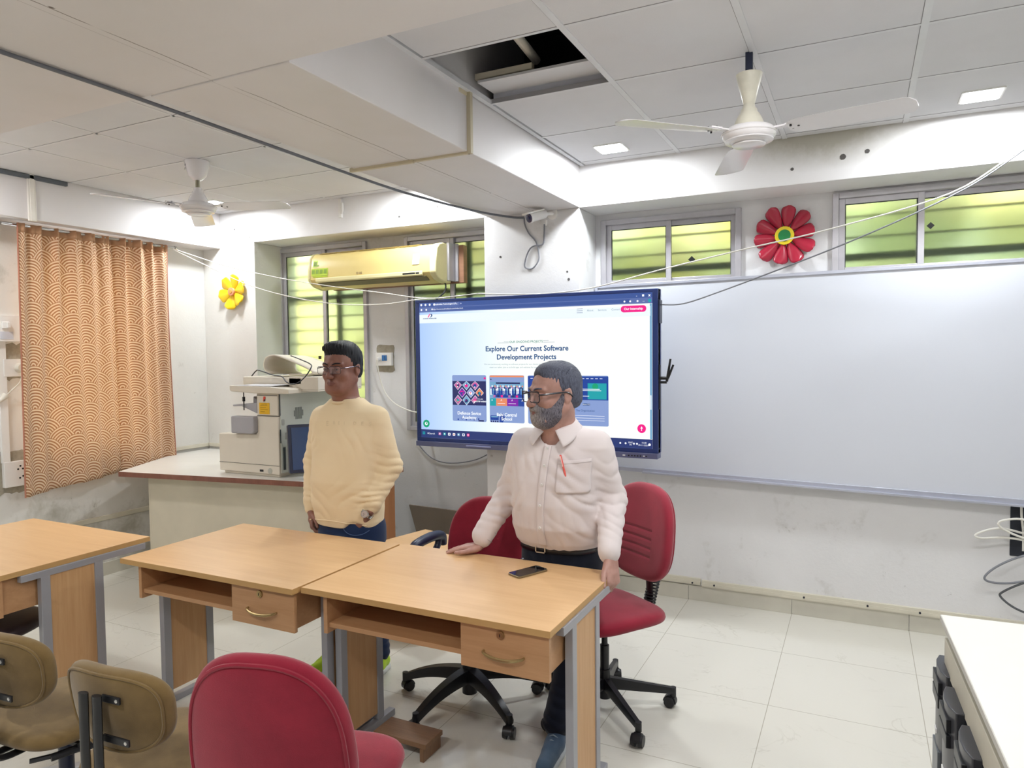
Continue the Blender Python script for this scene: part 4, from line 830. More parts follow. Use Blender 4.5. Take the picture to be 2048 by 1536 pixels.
# ---- low cabinet behind the desks, leaning board and bag
t = thing('wooden_cabinet', 'low light wood cabinet standing at an angle beyond the two joined desks', 'cabinet', (-2.60, 3.48, 0), math.radians(-14))
b = MB(); b.box(-.03, .45, -.1, .37, .48, .50); b.build('cabinet_top', W_top, t, smooth=0, bevel=.002)
b = MB(); b.box(-.02, .44, -.085, .36, .0, .48); b.build('cabinet_body', mat('pale wood side', '#dcc08f', .5), t, smooth=0, bevel=.002)
b = MB(); b.prism([(-3.19, .455), (-2.55, .44), (-2.55, .0), (-3.05, .0)], 'y', 4.60, 4.615); tag(b.build('leaning_board', mat('grey brown board', '#8b7e70', .6, var=.12), smooth=0, bevel=.002), 'grey brown board leaning on the wall behind the arm chair', 'board')
def crumple(name, label, c, s, m, seed):
    rnd = np.random.default_rng(seed); b = MB(); K = rnd.normal(size=(9, 3))*3; ph = rnd.uniform(0, 6, 9)
    nu, nv = 30, 16; rings = []
    for j in range(nv+1):
        a = PI*(j+.02)/(nv+.04); ring = []
        for i in range(nu):
            q = 2*PI*i/nu; d = np.array([math.sin(a)*math.cos(q), math.sin(a)*math.sin(q), -math.cos(a)])
            r = 1+sum(abs(math.sin(float(K[k] @ d)*1.4+ph[k]))*.07 for k in range(9))-.25
            ring.append((c[0]+s[0]*d[0]*r, c[1]+s[1]*d[1]*r, max(c[2]+s[2]*d[2]*r, c[2]-s[2]*.8)))
        rings.append(ring)
    b.loft(rings); return tag(b.build(name, m, smooth=20), label, 'bag')
t2 = NT('thin grey plastic film'); t2.base('#c3c2c0'); t2.set(Roughness=.25); t2.b.inputs['Transmission Weight'].default_value = .35
crumple('plastic_bag', 'crumpled translucent grey plastic bag behind the arm chair', (-2.62, 4.20, .14), (.30, .18, .17), t2.m, 3)
# ---- phone
t = thing('mobile_phone', 'black mobile phone lying face up on the right desk', 'phone', (-1.207, 2.575, .75), math.radians(-25))
b = MB(); b.rbox(-.037, .037, -.078, .078, 0.0005, .0085, .010); b.build('phone_case', mat('gold grey phone rim', '#85765a', .3, metal=.5), t, smooth=0, bevel=.002)
b = MB(); b.rbox(-.035, .035, -.076, .076, .0085, .0092, .009); b.build('phone_screen', mat('black glass', '#0a0c12', .06), t, smooth=0)
# ---- chairs
def fabric(name, c, c2):
    if name in _mc: return _mc[name]
    t = NT(name); n = t.noise(5, 4, .6); f = t.noise(420, 2, .5)
    t.base(t.mix(t.ramp(n, [(.35, 0.0), (.7, 1.0)]), c, c2)); t.set(Roughness=.9); t.b.inputs['Sheen Weight'].default_value = .25; t.b.inputs['Sheen Roughness'].default_value = .5; t.b.inputs['Specular IOR Level'].default_value = .15
    t.bump(f, .25, .002); _mc[name] = t.m; return t.m
F_red = fabric('crimson chair fabric', '#8e2134', '#7b1a2c'); F_brn = fabric('mustard brown velvet', '#7c6640', '#604d2e')
def ribbed():
    t = NT('crimson ribbed fabric'); P = t.coord(); x, y, z = t.sep(P); n = t.noise(5, 4, .6)
    t.base(t.mix(t.ramp(n, [(.35, 0.0), (.7, 1.0)]), '#982338', '#861c30')); t.set(Roughness=.9); t.b.inputs['Sheen Weight'].default_value = .25
    h = None
    for zc in (.70, .74, .78, .82):
        d = t.math('MULTIPLY', t.math('ABSOLUTE', t.math('SUBTRACT', z, zc)), 90); g = t.math('MAXIMUM', t.math('SUBTRACT', 1, d), 0); h = g if h is None else t.math('ADD', h, g)
    h = t.math('MULTIPLY', h, t.math('LESS_THAN', t.math('ABSOLUTE', x), .11))
    t.bump(t.math('SUBTRACT', t.math('MULTIPLY', t.noise(420, 2), .05), h), .8, .008); return t.m
def pad(w, h, t_, n=2.6, dome=.35, bendx=0, bendy=0, taper=0, M=None, nr=12, na=56, crease=None, edge=None):
    """cushion: superellipse outline w x h in the local xy plane, thickness t_ along z, domed both sides"""
    rings = []
    def pt(rr, a, side, zf):
        ca, sa = math.cos(a), math.sin(a)
        x = w/2*abs(ca)**(2/n)*(1 if ca >= 0 else -1)*rr; y = h/2*abs(sa)**(2/n)*(1 if sa >= 0 else -1)*rr
        x *= 1+taper*(y/h)
        z = side*zf+bendx*(x/(w/2))**2+bendy*(y/(h/2))**2
        if crease and side > 0: z += crease(x, y)
        v = Vector((x, y, z)); return tuple(M @ v) if M is not None else tuple(v)
    rs = [.02, .2, .4, .55, .7, .8, .87, .93, .965, .985, 1.0]
    prof = lambda r: t_/2*((1-r**2.2)*dome+(1-dome)*(1-max(0, (r-.86)/.14)**2.4)**.5 if r < 1 else 0)
    for r in rs: rings.append([pt(r, 2*PI*k/na, 1, prof(r)) for k in range(na)])
    for r in rs[-2::-1]: rings.append([pt(r, 2*PI*k/na, -1, prof(r)*.8) for k in range(na)])
    b = MB(); b.loft(rings); return b
def piping(w, h, t_, n, bendx, bendy, taper, M, zoff, r=.004, na=60, sc=.965):
    pts = []
    for k in range(na+1):
        a = 2*PI*k/na; ca, sa = math.cos(a), math.sin(a)
        x = w/2*abs(ca)**(2/n)*(1 if ca >= 0 else -1)*sc; y = h/2*abs(sa)**(2/n)*(1 if sa >= 0 else -1)*sc
        x *= 1+taper*(y/h); pts.append(M @ Vector((x, y, zoff+bendx*(x/(w/2))**2+bendy*(y/(h/2))**2)))
    b = MB(); b.tube(pts, r, 7); return b
def star_base(t, n_, R, rot, bulky, seatz):
    b = MB(); hz = .12 if not bulky else .15
    b.cyl((0, 0, .055), (0, 0, hz+.07), .036 if bulky else .028, .032 if bulky else .026, 24)
    for k in range(n_):
        a = rot+2*PI*k/n_; M = Matrix.Rotation(a, 4, 'Z'); rings = []
        for u in range(11):
            s_ = u/10; x = .02+s_*(R-.02)
            if bulky: zc = .145-.075*s_**2.2; hh = .030*(1-.45*s_); ww = .034*(1-.45*s_)
            else: zc = .125-.045*s_; hh = .026*(1-.5*s_); ww = .019*(1-.25*s_)
            rings.append([(x, -ww*.7, zc+hh), (x, ww*.7, zc+hh), (x, ww, zc-hh*.2), (x, ww*.9, zc-hh), (x, -ww*.9, zc-hh), (x, -ww, zc-hh*.2)])
        b.loft(rings, M=M)
        b.cyl(M @ Vector((R-.004, 0, .055)), M @ Vector((R-.004, 0, .095)), .014)
    b.build('star_base', M_black, t, smooth=40)
    for k in range(n_):
        a = rot+2*PI*k/n_; c = Vector((math.cos(a)*R, math.sin(a)*R, 0)); ca = a+1.1+k*.7; b = MB()
        ax = Vector((math.cos(ca), math.sin(ca), 0)); off = Vector((-ax.y, ax.x, 0))*.018
        for s_ in (-1, 1): 
            b.cyl(c+off+ax*(s_*.008)+Vector((0, 0, .0275)), c+off+ax*(s_*.026)+Vector((0, 0, .0275)), .027, .024, 24)
        rg = []
        for q in range(9):
            an = math.radians(-15+q*24); rg.append([tuple(c+off+ax*x_+Vector((-ax.y, ax.x, 0))*(-rr*math.cos(an))+Vector((0, 0, .0275+rr*math.sin(an)))) for x_, rr in ((-.017, .030), (.017, .030), (.017, .026), (-.017, .026))])
        b.loft(rg); b.cyl(c+Vector((0, 0, .05)), c+Vector((0, 0, .075)), .009)
        b.build('caster', M_black, t, smooth=40)
def office_chair(label, x, y, rz, arms=False, rot=0, R=.30, bulky=False, seatz=.47, bw=.46, bh=.47, group='red upholstered office chairs', backtilt=8, backz=.77, dips=True, bn=2.6, btp=-.17):
    t = thing('office_chair', label, 'chair', (x, y, 0), rz, group)
    star_base(t, 5, R, rot, bulky, seatz)
    b = MB(); b.cyl((0, 0, .17), (0, 0, .30), .026 if bulky else .021); b.cyl((0, 0, .30), (0, 0, seatz-.07), .014); b.build('gas_column', M_black, t)
    b = MB(); b.rbox(-.10, .10, -.12, .10, seatz-.078, seatz-.045, .03); b.cyl((.08, .0, seatz-.06), (.20, .0, seatz-.07), .006); b.build('seat_mechanism', M_black, t, smooth=30)
    Ms = Matrix.Translation((0, .0, seatz-.01))
    pad(.49, .47, .085, 3.4, .35, bendx=.006, bendy=-.012, M=Ms).build('seat', F_red, t, smooth=60)
    # backrest, its own plane leaning back a little; local x right, local y up, local z forward
    Mb = Matrix.Translation((0, -.235, backz)) @ Matrix.Rotation(math.radians(90+backtilt), 4, 'X') @ Matrix.Rotation(PI, 4, 'Y')
    pad(bw, bh, .085, bn, .35, bendx=.035, bendy=.0, taper=btp, M=Mb).build('backrest', ribbed() if (not arms and dips) else F_red, t, smooth=60)
    piping(bw, bh, .08, bn, .035, 0, btp, Mb, -.022, .006, sc=.93).build('backrest_piping', F_red, t)
    b = MB(); b.tube([(0, -.05, seatz-.07), (0, -.20, seatz-.075), (0, -.262, seatz-.03), (0, -.270, seatz+.03), (0, -.262, backz-.17)], .022, 12, smooth=5, flat=.5)
    for k in range(9): b.tube([(.030*math.cos(a), -.268-.004*k+.022*math.sin(a), seatz-.02+.014*k) for a in [q*PI/8 for q in range(17)]], .005, 6)
    b.build('bellows_bracket', M_black, t, smooth=40)
    if arms:
        for s_ in (-1, 1):
            b = MB(); b.tube([(s_*.17, .0, seatz-.05), (s_*.27, -.0, seatz-.04), (s_*.30, -.03, seatz+.02), (s_*.30, -.12, seatz+.12), (s_*.30, -.19, seatz+.18), (s_*.30, -.20, seatz+.225)], .018, 10, smooth=5, flat=.8)
            b.tube([(s_*.30, -.245, seatz+.17), (s_*.30, -.225, seatz+.22), (s_*.30, -.12, seatz+.235), (s_*.30, .0, seatz+.225), (s_*.30, .045, seatz+.20)], [.016, .024, .026, .024, .014], 12, smooth=5); b.build('armrest', M_navy, t, smooth=50)
    return t
office_chair('red office chair with black armrests standing between the two men', -1.635, 2.83, math.radians(178), True, math.radians(41-178), .35, True, .49, .47, .44, backtilt=5, backz=.715)
office_chair('red office chair without arms at the older man\'s left side', -1.045, 3.05, math.radians(146), False, math.radians(27-146), .32, False, .47, .46, .45, backtilt=8, backz=.80)
office_chair('red office chair in the foreground, seen from behind', -1.385, 1.49, math.radians(16), False, math.radians(10), .30, False, .47, .45, .50, backtilt=6, backz=.672, dips=False)
def bar_chair(label, x, y, rz, seatz=.46):
    t = thing('swivel_chair', label, 'chair', (x, y, 0), rz, 'brown velvet swivel chairs')
    star_base(t, 5, .27, .4, False, seatz)
    b = MB(); b.cyl((0, 0, .15), (0, 0, seatz-.05), .024); b.build('gas_column', M_navy, t)
    pad(.44, .42, .075, 3.6, .35, bendy=-.008, M=Matrix.Translation((0, 0, seatz-.01))).build('seat', F_brn, t, smooth=60)
    b = MB(); b.box(-.20, .20, -.10, -.085, seatz-.052, seatz-.04); b.tube([(.12, -.20, seatz-.06), (.25, -.02, seatz-.065), (.27, .0, seatz-.07)], .008, 8); b.tube([(.16, -.16, seatz-.062), (.245, .03, seatz-.06), (.245, .16, seatz-.06)], .012, 10); b.build('seat_frame', M_black, t, smooth=30)
    Mb = Matrix.Translation((0, -.205, .675)) @ Matrix.Rotation(math.radians(98), 4, 'X') @ Matrix.Rotation(PI, 4, 'Y')
    pad(.385, .245, .075, 2.9, .4, bendx=.045, taper=.06, M=Mb).build('backrest', F_brn, t, smooth=60)
    piping(.385, .245, .07, 2.9, .045, 0, .06, Mb, -.020, .0045, sc=.93).build('backrest_piping', F_brn, t)
    for s_ in (-.026, .026):
        b = MB(); b.tube([(s_, .02, seatz-.055), (s_, -.20, seatz-.06), (s_, -.255, seatz-.02), (s_, -.262, seatz+.08), (s_, -.262, .74)], .0165, 10, smooth=6, flat=.55); b.build('back_bar', M_black, t, smooth=50)
    for s_, z in ((.075, .725), (.105, .615)):
        b = MB(); b.box(.02, s_+.012, -.245, -.238, z-.010, z+.010); b.cyl((s_, -.236, z), (s_, -.246, z), .006, n=12, m=1); b.build('bracket_lug', [M_black, M_steel], t, smooth=0, bevel=.002)
    return t
bar_chair('mustard brown velvet swivel chair beside the foreground red chair', -1.875, 1.43, math.radians(4))
bar_chair('mustard brown velvet swivel chair cut off by the left edge of the picture', -2.43, 1.44, math.radians(4))
t = thing('round_stool', 'dark round-seated swivel stool half hidden under the left desk', 'chair', (-3.50, 1.74, 0), .4)
star_base(t, 5, .27, .2, False, .45)
b = MB(); b.cyl((0, 0, .15), (0, 0, .42), .024); b.build('gas_column', M_black, t)
pad(.46, .44, .08, 2.4, .4, M=Matrix.Translation((0, 0, .45))).build('seat', mat('dark plum vinyl', '#2c2226', .45), t, smooth=60)
b = MB(); b.box(-3.06, -2.60, 1.56, 1.60, .0, .05, M=Matrix.Translation((-2.85, 1.6, 0)) @ Matrix.Rotation(math.radians(42), 4, 'Z') @ Matrix.Translation((2.85, -1.6, 0))); tag(b.build('metal_rail', mat('pale grey rail', '#c7c8ca', .4, metal=.2), smooth=0, bevel=.003), 'pale grey metal rail on the floor under the brown chairs', 'rail')
# ================================================================ PEOPLE
from mathutils.bvhtree import BVHTree
class SDF:
    """smooth-blended solid sampled on a grid, meshed as one continuous surface"""
    def __init__(s, lo, hi, h):
        s.h = h; s.lo = np.array(lo, np.float64); s.n = np.ceil((np.array(hi)-s.lo)/h).astype(int)+1
        s.F = np.full(s.n, 1.0, np.float32)
    def _reg(s, lo, hi):
        a = np.clip(np.floor((np.array(lo)-s.lo)/s.h).astype(int), 0, s.n-1); b = np.clip(np.ceil((np.array(hi)-s.lo)/s.h).astype(int)+1, 1, s.n)
        if (b <= a).any(): return None
        g = [(s.lo[i]+np.arange(a[i], b[i])*s.h).astype(np.float32) for i in range(3)]
        return (slice(a[0], b[0]), slice(a[1], b[1]), slice(a[2], b[2])), g[0][:, None, None], g[1][None, :, None], g[2][None, None, :]
    def _put(s, reg, d, k, op):
        f = s.F[reg]
        if op == 'sub': d = -d; hh = np.maximum(k-np.abs(f-d), 0)/max(k, 1e-6); s.F[reg] = np.maximum(f, d)+hh*hh*k*.25
        elif op == 'int': hh = np.maximum(k-np.abs(f-d), 0)/max(k, 1e-6); s.F[reg] = np.maximum(f, d)+hh*hh*k*.25
        else: hh = np.maximum(k-np.abs(f-d), 0)/max(k, 1e-6); s.F[reg] = np.minimum(f, d)-hh*hh*k*.25
    def cone(s, a, b, ra, rb, k=.01, op='add'):
        a, b = np.array(a, float), np.array(b, float); m = max(ra, rb)+k+4*s.h
        r = s._reg(np.minimum(a, b)-m, np.maximum(a, b)+m)
        if r is None: return s
        reg, X, Y, Z = r; ab = b-a; L2 = float(ab@ab)+1e-9
        px, py, pz = X-a[0], Y-a[1], Z-a[2]
        t = np.clip((px*ab[0]+py*ab[1]+pz*ab[2])/L2, 0, 1)
        d = np.sqrt((px-ab[0]*t)**2+(py-ab[1]*t)**2+(pz-ab[2]*t)**2)-(ra+(rb-ra)*t)
        s._put(reg, d, k, op); return s
    def ell(s, c, r, R=None, k=.01, op='add', p=2.0):
        c = np.array(c, float); m = max(r)+k+4*s.h; q = s._reg(c-m, c+m)
        if q is None: return s
        reg, X, Y, Z = q; x, y, z = X-c[0], Y-c[1], Z-c[2]
        if R is not None:
            R = np.array(R); x, y, z = (R[0, 0]*x+R[1, 0]*y+R[2, 0]*z, R[0, 1]*x+R[1, 1]*y+R[2, 1]*z, R[0, 2]*x+R[1, 2]*y+R[2, 2]*z)
        if p == 2.0:
            k0 = np.sqrt((x/r[0])**2+(y/r[1])**2+(z/r[2])**2); k1 = np.sqrt((x/r[0]**2)**2+(y/r[1]**2)**2+(z/r[2]**2)**2)+1e-6
            d = k0*(k0-1)/k1
        else:
            d = ((np.abs(x/r[0])**p+np.abs(y/r[1])**p+np.abs(z/r[2])**p)**(1/p)-1)*min(r)
        s._put(reg, d.astype(np.float32), k, op); return s
    def trunk(s, secs, k=.02, yaw=0, p=2.4):
        """stack of horizontal super-ellipse sections (z, cx, cy, a, b)"""
        S = np.array(sorted(secs)); z0, z1 = S[0, 0], S[-1, 0]; m = .06
        A = S[:, 3].max()+.1
        reg, X, Y, Z = s._reg((S[:, 1].min()-A, S[:, 2].min()-A, z0-m), (S[:, 1].max()+A, S[:, 2].max()+A, z1+m))
        zz = Z.ravel(); it = lambda c: np.interp(zz, S[:, 0], S[:, c])[None, None, :].astype(np.float32)
        cx, cy_, a, b = it(1), it(2), it(3), it(4); x, y = X-cx, Y-cy_
        c_, s_ = math.cos(yaw), math.sin(yaw); x, y = c_*x+s_*y, -s_*x+c_*y
        q = (np.abs(x/a)**p+np.abs(y/b)**p)**(1/p); d = (q-1)*np.minimum(a, b)
        d = np.maximum(d, np.maximum(z0-Z, Z-z1)); s._put(reg, d, k, 'add'); return s
    def halfspace(s, pt, nrm, k=.005):
        nrm = np.array(nrm, float); nrm /= np.linalg.norm(nrm)
        reg, X, Y, Z = s._reg(s.lo, s.lo+s.n*s.h); d = (X-pt[0])*nrm[0]+(Y-pt[1])*nrm[1]+(Z-pt[2])*nrm[2]
        s._put(reg, d.astype(np.float32), k, 'int'); return s
    def warp(s, fn):
        X = (s.lo[0]+np.arange(s.n[0])*s.h)[:, None, None].astype(np.float32); Y = (s.lo[1]+np.arange(s.n[1])*s.h)[None, :, None].astype(np.float32); Z = (s.lo[2]+np.arange(s.n[2])*s.h)[None, None, :].astype(np.float32)
        s.F += fn(X, Y, Z).astype(np.float32); return s
    def mesh(s, name, mats, parent, region=None, smooth=2):
        F = s.F; F[0] = F[-1] = 1; F[:, 0] = F[:, -1] = 1; F[:, :, 0] = F[:, :, -1] = 1
        S = F < 0; C = np.zeros(tuple(np.array(F.shape)-1), np.int8)
        for i in (0, 1):
            for j in (0, 1):
                for k in (0, 1): C += S[i:F.shape[0]-1+i, j:F.shape[1]-1+j, k:F.shape[2]-1+k]
        act = np.argwhere((C > 0) & (C < 8)); del C
        off = [(i, j, k) for i in (0, 1) for j in (0, 1) for k in (0, 1)]
        V = np.stack([F[act[:, 0]+o[0], act[:, 1]+o[1], act[:, 2]+o[2]] for o in off], 1).astype(np.float64)
        acc = np.zeros((len(act), 3)); cnt = np.zeros(len(act)); O = np.array(off, float)
        for a in range(8):
            for b in range(a+1, 8):
                if np.abs(O[a]-O[b]).sum() != 1: continue
                x = (V[:, a] < 0) != (V[:, b] < 0); t = np.where(x, V[:, a]/np.where(x, V[:, a]-V[:, b], 1), 0)[:, None]
                acc += np.where(x[:, None], O[a]+(O[b]-O[a])*t, 0); cnt += x
        P = (act+acc/cnt[:, None])*s.h+s.lo
        idx = np.full(tuple(np.array(F.shape)-1), -1, np.int32); idx[act[:, 0], act[:, 1], act[:, 2]] = np.arange(len(act))
        faces = []
        for ax in range(3):
            sl0 = [slice(None)]*3; sl1 = [slice(None)]*3; sl0[ax] = slice(0, -1); sl1[ax] = slice(1, None)
            A, B = S[tuple(sl0)], S[tuple(sl1)]; e = np.argwhere(A != B); u, v = (ax+1) % 3, (ax+2) % 3
            e = e[(e[:, u] > 0) & (e[:, v] > 0)]; sg = A[e[:, 0], e[:, 1], e[:, 2]]
            du = np.zeros(3, int); du[u] = 1; dv = np.zeros(3, int); dv[v] = 1
            g = lambda q: idx[q[:, 0], q[:, 1], q[:, 2]]
            q = np.stack([g(e-du-dv), g(e-dv), g(e), g(e-du)], 1); q[~sg] = q[~sg][:, ::-1]; faces.append(q)
        Q = np.concatenate(faces); Q = Q[(Q >= 0).all(1)]
        for _ in range(smooth):
            a = np.zeros_like(P); c = np.zeros(len(P))
            for i in range(4):
                np.add.at(a, Q[:, i], P[Q[:, (i+1) % 4]]); np.add.at(c, Q[:, i], 1); np.add.at(a, Q[:, i], P[Q[:, (i+3) % 4]]); np.add.at(c, Q[:, i], 1)
            P = P*.5+.5*a/np.maximum(c, 1)[:, None]
        me = bpy.data.meshes.new(name); me.vertices.add(len(P)); me.vertices.foreach_set('co', P.astype(np.float32).ravel())
        me.loops.add(len(Q)*4); me.loops.foreach_set('vertex_index', Q.astype(np.int32).ravel()); me.polygons.add(len(Q)); me.polygons.foreach_set('loop_start', np.arange(0, len(Q)*4, 4, dtype=np.int32))
        me.update(calc_edges=True); me.validate()
        for mm in (mats if isinstance(mats, (list, tuple)) else [mats]): me.materials.append(mm)
        if region is not None:
            ctr = P[Q].mean(1); me.polygons.foreach_set('material_index', region(ctr).astype(np.int32))
        me.shade_smooth()
        o = bpy.data.objects.new(name, me); COL.objects.link(o)
        if parent is not None: o.parent = parent; o.matrix_parent_inverse = parent.matrix_world.inverted()
        return o
def smin_noise(X, Y, Z, sc, seed):
    r = np.random.default_rng(seed); v = 0
    for _ in range(5):
        k = r.normal(size=3)*sc; v = v+np.sin(X*k[0]+Y*k[1]+Z*k[2]+r.uniform(0, 6))
    return v/5
def folds(X, Y, Z, c, rad, axis, wl, amp, seed, sharp=.8):
    """cloth folds: ripples along axis, fading away from c"""
    c = np.array(c); ax = np.array(axis, float); ax /= np.linalg.norm(ax)
    r2 = ((X-c[0])**2+(Y-c[1])**2+(Z-c[2])**2)/rad**2
    w = np.exp(-r2*1.3)*np.clip(.95+1.1*smin_noise(X, Y, Z, 22, seed+70), .1, 1.6); ph = (X*ax[0]+Y*ax[1]+Z*ax[2])*2*PI/wl+4.2*smin_noise(X, Y, Z, 20, seed)
    return -.66*amp*w*(np.abs(np.sin(ph*.5))**sharp*2-1)
def xf(M, p): return tuple(M @ Vector(p))
def head(S, M, sc, full=1.0):
    """skull, face, ears on the field S; M places head-local metres (face toward -y) in the room"""
    R = np.array(M.to_3x3().normalized()); P = lambda x, y, z: xf(M, (x*sc, y*sc, z*sc)); e = lambda c, r, **k: S.ell(P(*c), [v*sc for v in r], R, **k)
    def rot(ax, deg): return np.array((M.to_3x3().normalized() @ Matrix.Rotation(math.radians(deg), 3, ax)))
    e((0, .020, .043), (.076, .096, .086), k=.01); e((0, -.028, .030), (.066, .060, .062), k=.03)
    e((0, -.030, -.035), (.061*full, .062, .070), k=.03); e((0, -.045, -.078), (.040*full, .042, .030), k=.03)
    S.cone(P(.054*full, .005, -.045), P(.026*full, -.068, -.090), .020*sc, .018*sc, k=.03*sc); S.cone(P(-.054*full, .005, -.045), P(-.026*full, -.068, -.090), .020*sc, .018*sc, k=.03*sc)
    e((0, -.080, -.090), (.020, .014, .014), k=.018)
    for x in (-1, 1):
        e((x*.038, -.066, -.022), (.024, .020, .022), k=.02)
        S.cone(P(x*.012, -.090, .030), P(x*.045, -.078, .029), .010*sc, .009*sc, k=.012*sc)
        e((x*.031, -.098, .006), (.019, .014, .012), k=.012, op='sub')
        e((x*.031, -.0775, .006), (.0150, .0130, .0130), k=.004)
        S.cone(P(x*.017, -.0885, .0085), P(x*.031, -.0915, .0150), .0035*sc, .0038*sc, k=.003*sc); S.cone(P(x*.031, -.0915, .0150), P(x*.046, -.084, .008), .0038*sc, .003*sc, k=.003*sc)
        S.cone(P(x*.019, -.0885, .000), P(x*.031, -.0895, -.0050), .003*sc, .0032*sc, k=.003*sc); S.cone(P(x*.031, -.0895, -.0050), P(x*.044, -.084, .001), .0032*sc, .0026*sc, k=.003*sc)
        e((x*.0125, -.105, -.029), (.0085, .010, .0078), k=.006); e((x*.0085, -.112, -.0355), (.0035, .005, .003), k=.003, op='sub')
        S.ell(P(x*.077, .012, .000), [.009*sc, .0185*sc, .031*sc], rot('X', -10), k=.006*sc); S.ell(P(x*.086, .008, .003), [.006*sc, .0115*sc, .019*sc], rot('X', -10), k=.004*sc, op='sub'); e((x*.079, .003, -.002), (.004, .004, .006), k=.003)
    S.cone(P(0, -.092, .020), P(0, -.116, -.022), .0085*sc, .0115*sc, k=.012*sc); e((0, -.115, -.027), (.0125, .011, .0105), k=.008)
    # mouth
    e((0, -.088, -.058), (.026, .014, .018), k=.014)
    for x in (-1, 1):
        S.cone(P(0, -.1005, -.0535), P(x*.024, -.0875, -.0585), .0045*sc, .0028*sc, k=.004*sc); S.cone(P(0, -.0995, -.0640), P(x*.020, -.0885, -.0610), .0056*sc, .0030*sc, k=.004*sc)
        S.cone(P(0, -.108, -.0588), P(x*.026, -.0945, -.0605), .0022*sc, .0018*sc, k=.002*sc, op='sub')
def hand(S, W, d, n, s, curl=(15, 25, 15), spread=.0, L=1.0, thumb=None, fist=None):
    """palm and five fingers; d toward the fingers, n out of the back of the hand, s toward the thumb"""
    W, d, n, s = Vector(W), Vector(d).normalized(), Vector(n).normalized(), Vector(s).normalized()
    n = (n-d*n.dot(d)).normalized(); s = (s-d*s.dot(d)-n*s.dot(n)).normalized()
    offs = (.029, .010, -.009, -.027); base = (.084, .088, .083, .074); ln = (.072, .080, .074, .058)
    for i in range(4):
        K = W+d*base[i]*L+s*offs[i]*L; S.cone(W+s*offs[i]*.62*L+d*.005, K, .0150*L, .0108*L, k=.016)
        dd = (d+s*spread*(offs[i]/.03)).normalized(); p = K; ang = 0; cc = curl if fist is None else fist[i]
        for j, fr in enumerate((.45, .30, .25)):
            ang += math.radians(cc[j]); dr = dd*math.cos(ang)-n*math.sin(ang); q = p+dr*ln[i]*fr*L
            r0, r1 = [(.0094, .0086), (.0086, .0078), (.0078, .0066)][j]; f = 1 if i < 3 else .88
            S.cone(p, q, r0*f*L, r1*f*L, k=.0035); p = q
    S.ell(W+d*.045*L-n*.006+s*.006, [.026*L, .026*L, .012], None, k=.014)
    t0 = W+d*.018*L+s*.022*L-n*.006
    td = thumb or (d*.62+s*.70-n*.32, d*.85+s*.42-n*.25, d*.95+s*.12-n*.2)
    p = t0
    for j, (ll, r0, r1) in enumerate(((.042, .0150, .0112), (.032, .0108, .0096), (.025, .0094, .0078))):
        q = p+Vector(td[j]).normalized()*ll*L; S.cone(p, q, r0*L, r1*L, k=.008 if j == 0 else .003); p = q
def skin_mat(name, c, c2, lip):
    t = NT(name); n = t.noise(18, 4, .6); f = t.noise(160, 3)
    t.base(t.mix(t.ramp(n, [(.35, 0.0), (.68, 1.0)]), c, c2)); t.set(Roughness=.48); t.b.inputs['Subsurface Weight'].default_value = .08; t.b.inputs['Subsurface Radius'].default_value = (.02, .008, .004); t.bump(f, .12, .001)
    return [t.m, mat(name+' lips', lip, .45, var=.1, vscale=60)]
def cloth_mat(name, c, c2, rough=.85, bs=900, bstr=.15, n0=3):
    t = NT(name); t.base(t.mix(t.ramp(t.noise(n0, 3, .5), [(.3, 0.0), (.7, 1.0)]), c, c2)); t.set(Roughness=rough); t.b.inputs['Sheen Weight'].default_value = .15; t.b.inputs['Specular IOR Level'].default_value = .2
    t.bump(t.math('ADD', t.math('MULTIPLY', t.noise(bs, 2), .25), t.noise(28, 3, .5)), bstr, .004); return t.m
def hair_mat(name, c, c2, sc=(60, 60, 9), amt=.5):
    t = NT(name); n = t.noise(6, 4, .7, t.scalevec(sc)); t.base(t.mix(t.ramp(n, [(.5-amt*.25, 0.0), (.5+amt*.25, 1.0)]), c, c2)); t.set(Roughness=.5); t.b.inputs['Specular IOR Level'].default_value = .25; t.bump(n, .6, .004); return t.m
M_eyew = mat('eye white', '#d9d2cc', .2); M_iris = mat('dark brown iris', '#20120c', .1)
def eyes(par, M, sc, look=(0, 0)):
    for x in (-1, 1):
        b = MB(); c = Vector((x*.031*sc, -.0775*sc, .005*sc)); b.ball(tuple(c), .0128*sc, 20)
        o = c+Vector((look[0], -1, look[1])).normalized()*.0085*sc; b.ball(tuple(o), .0062*sc, 14, m=1)
        o = b.build('eye', [M_eyew, M_iris], None, smooth=180); o.data.transform(M); o.parent = par; o.matrix_parent_inverse = par.matrix_world.inverted()
def place(b, name, mats, par, M=None, **k):
    o = b.build(name, mats, None, **k)
    if M is not None: o.data.transform(M)
    o.parent = par; o.matrix_parent_inverse = par.matrix_world.inverted(); return o
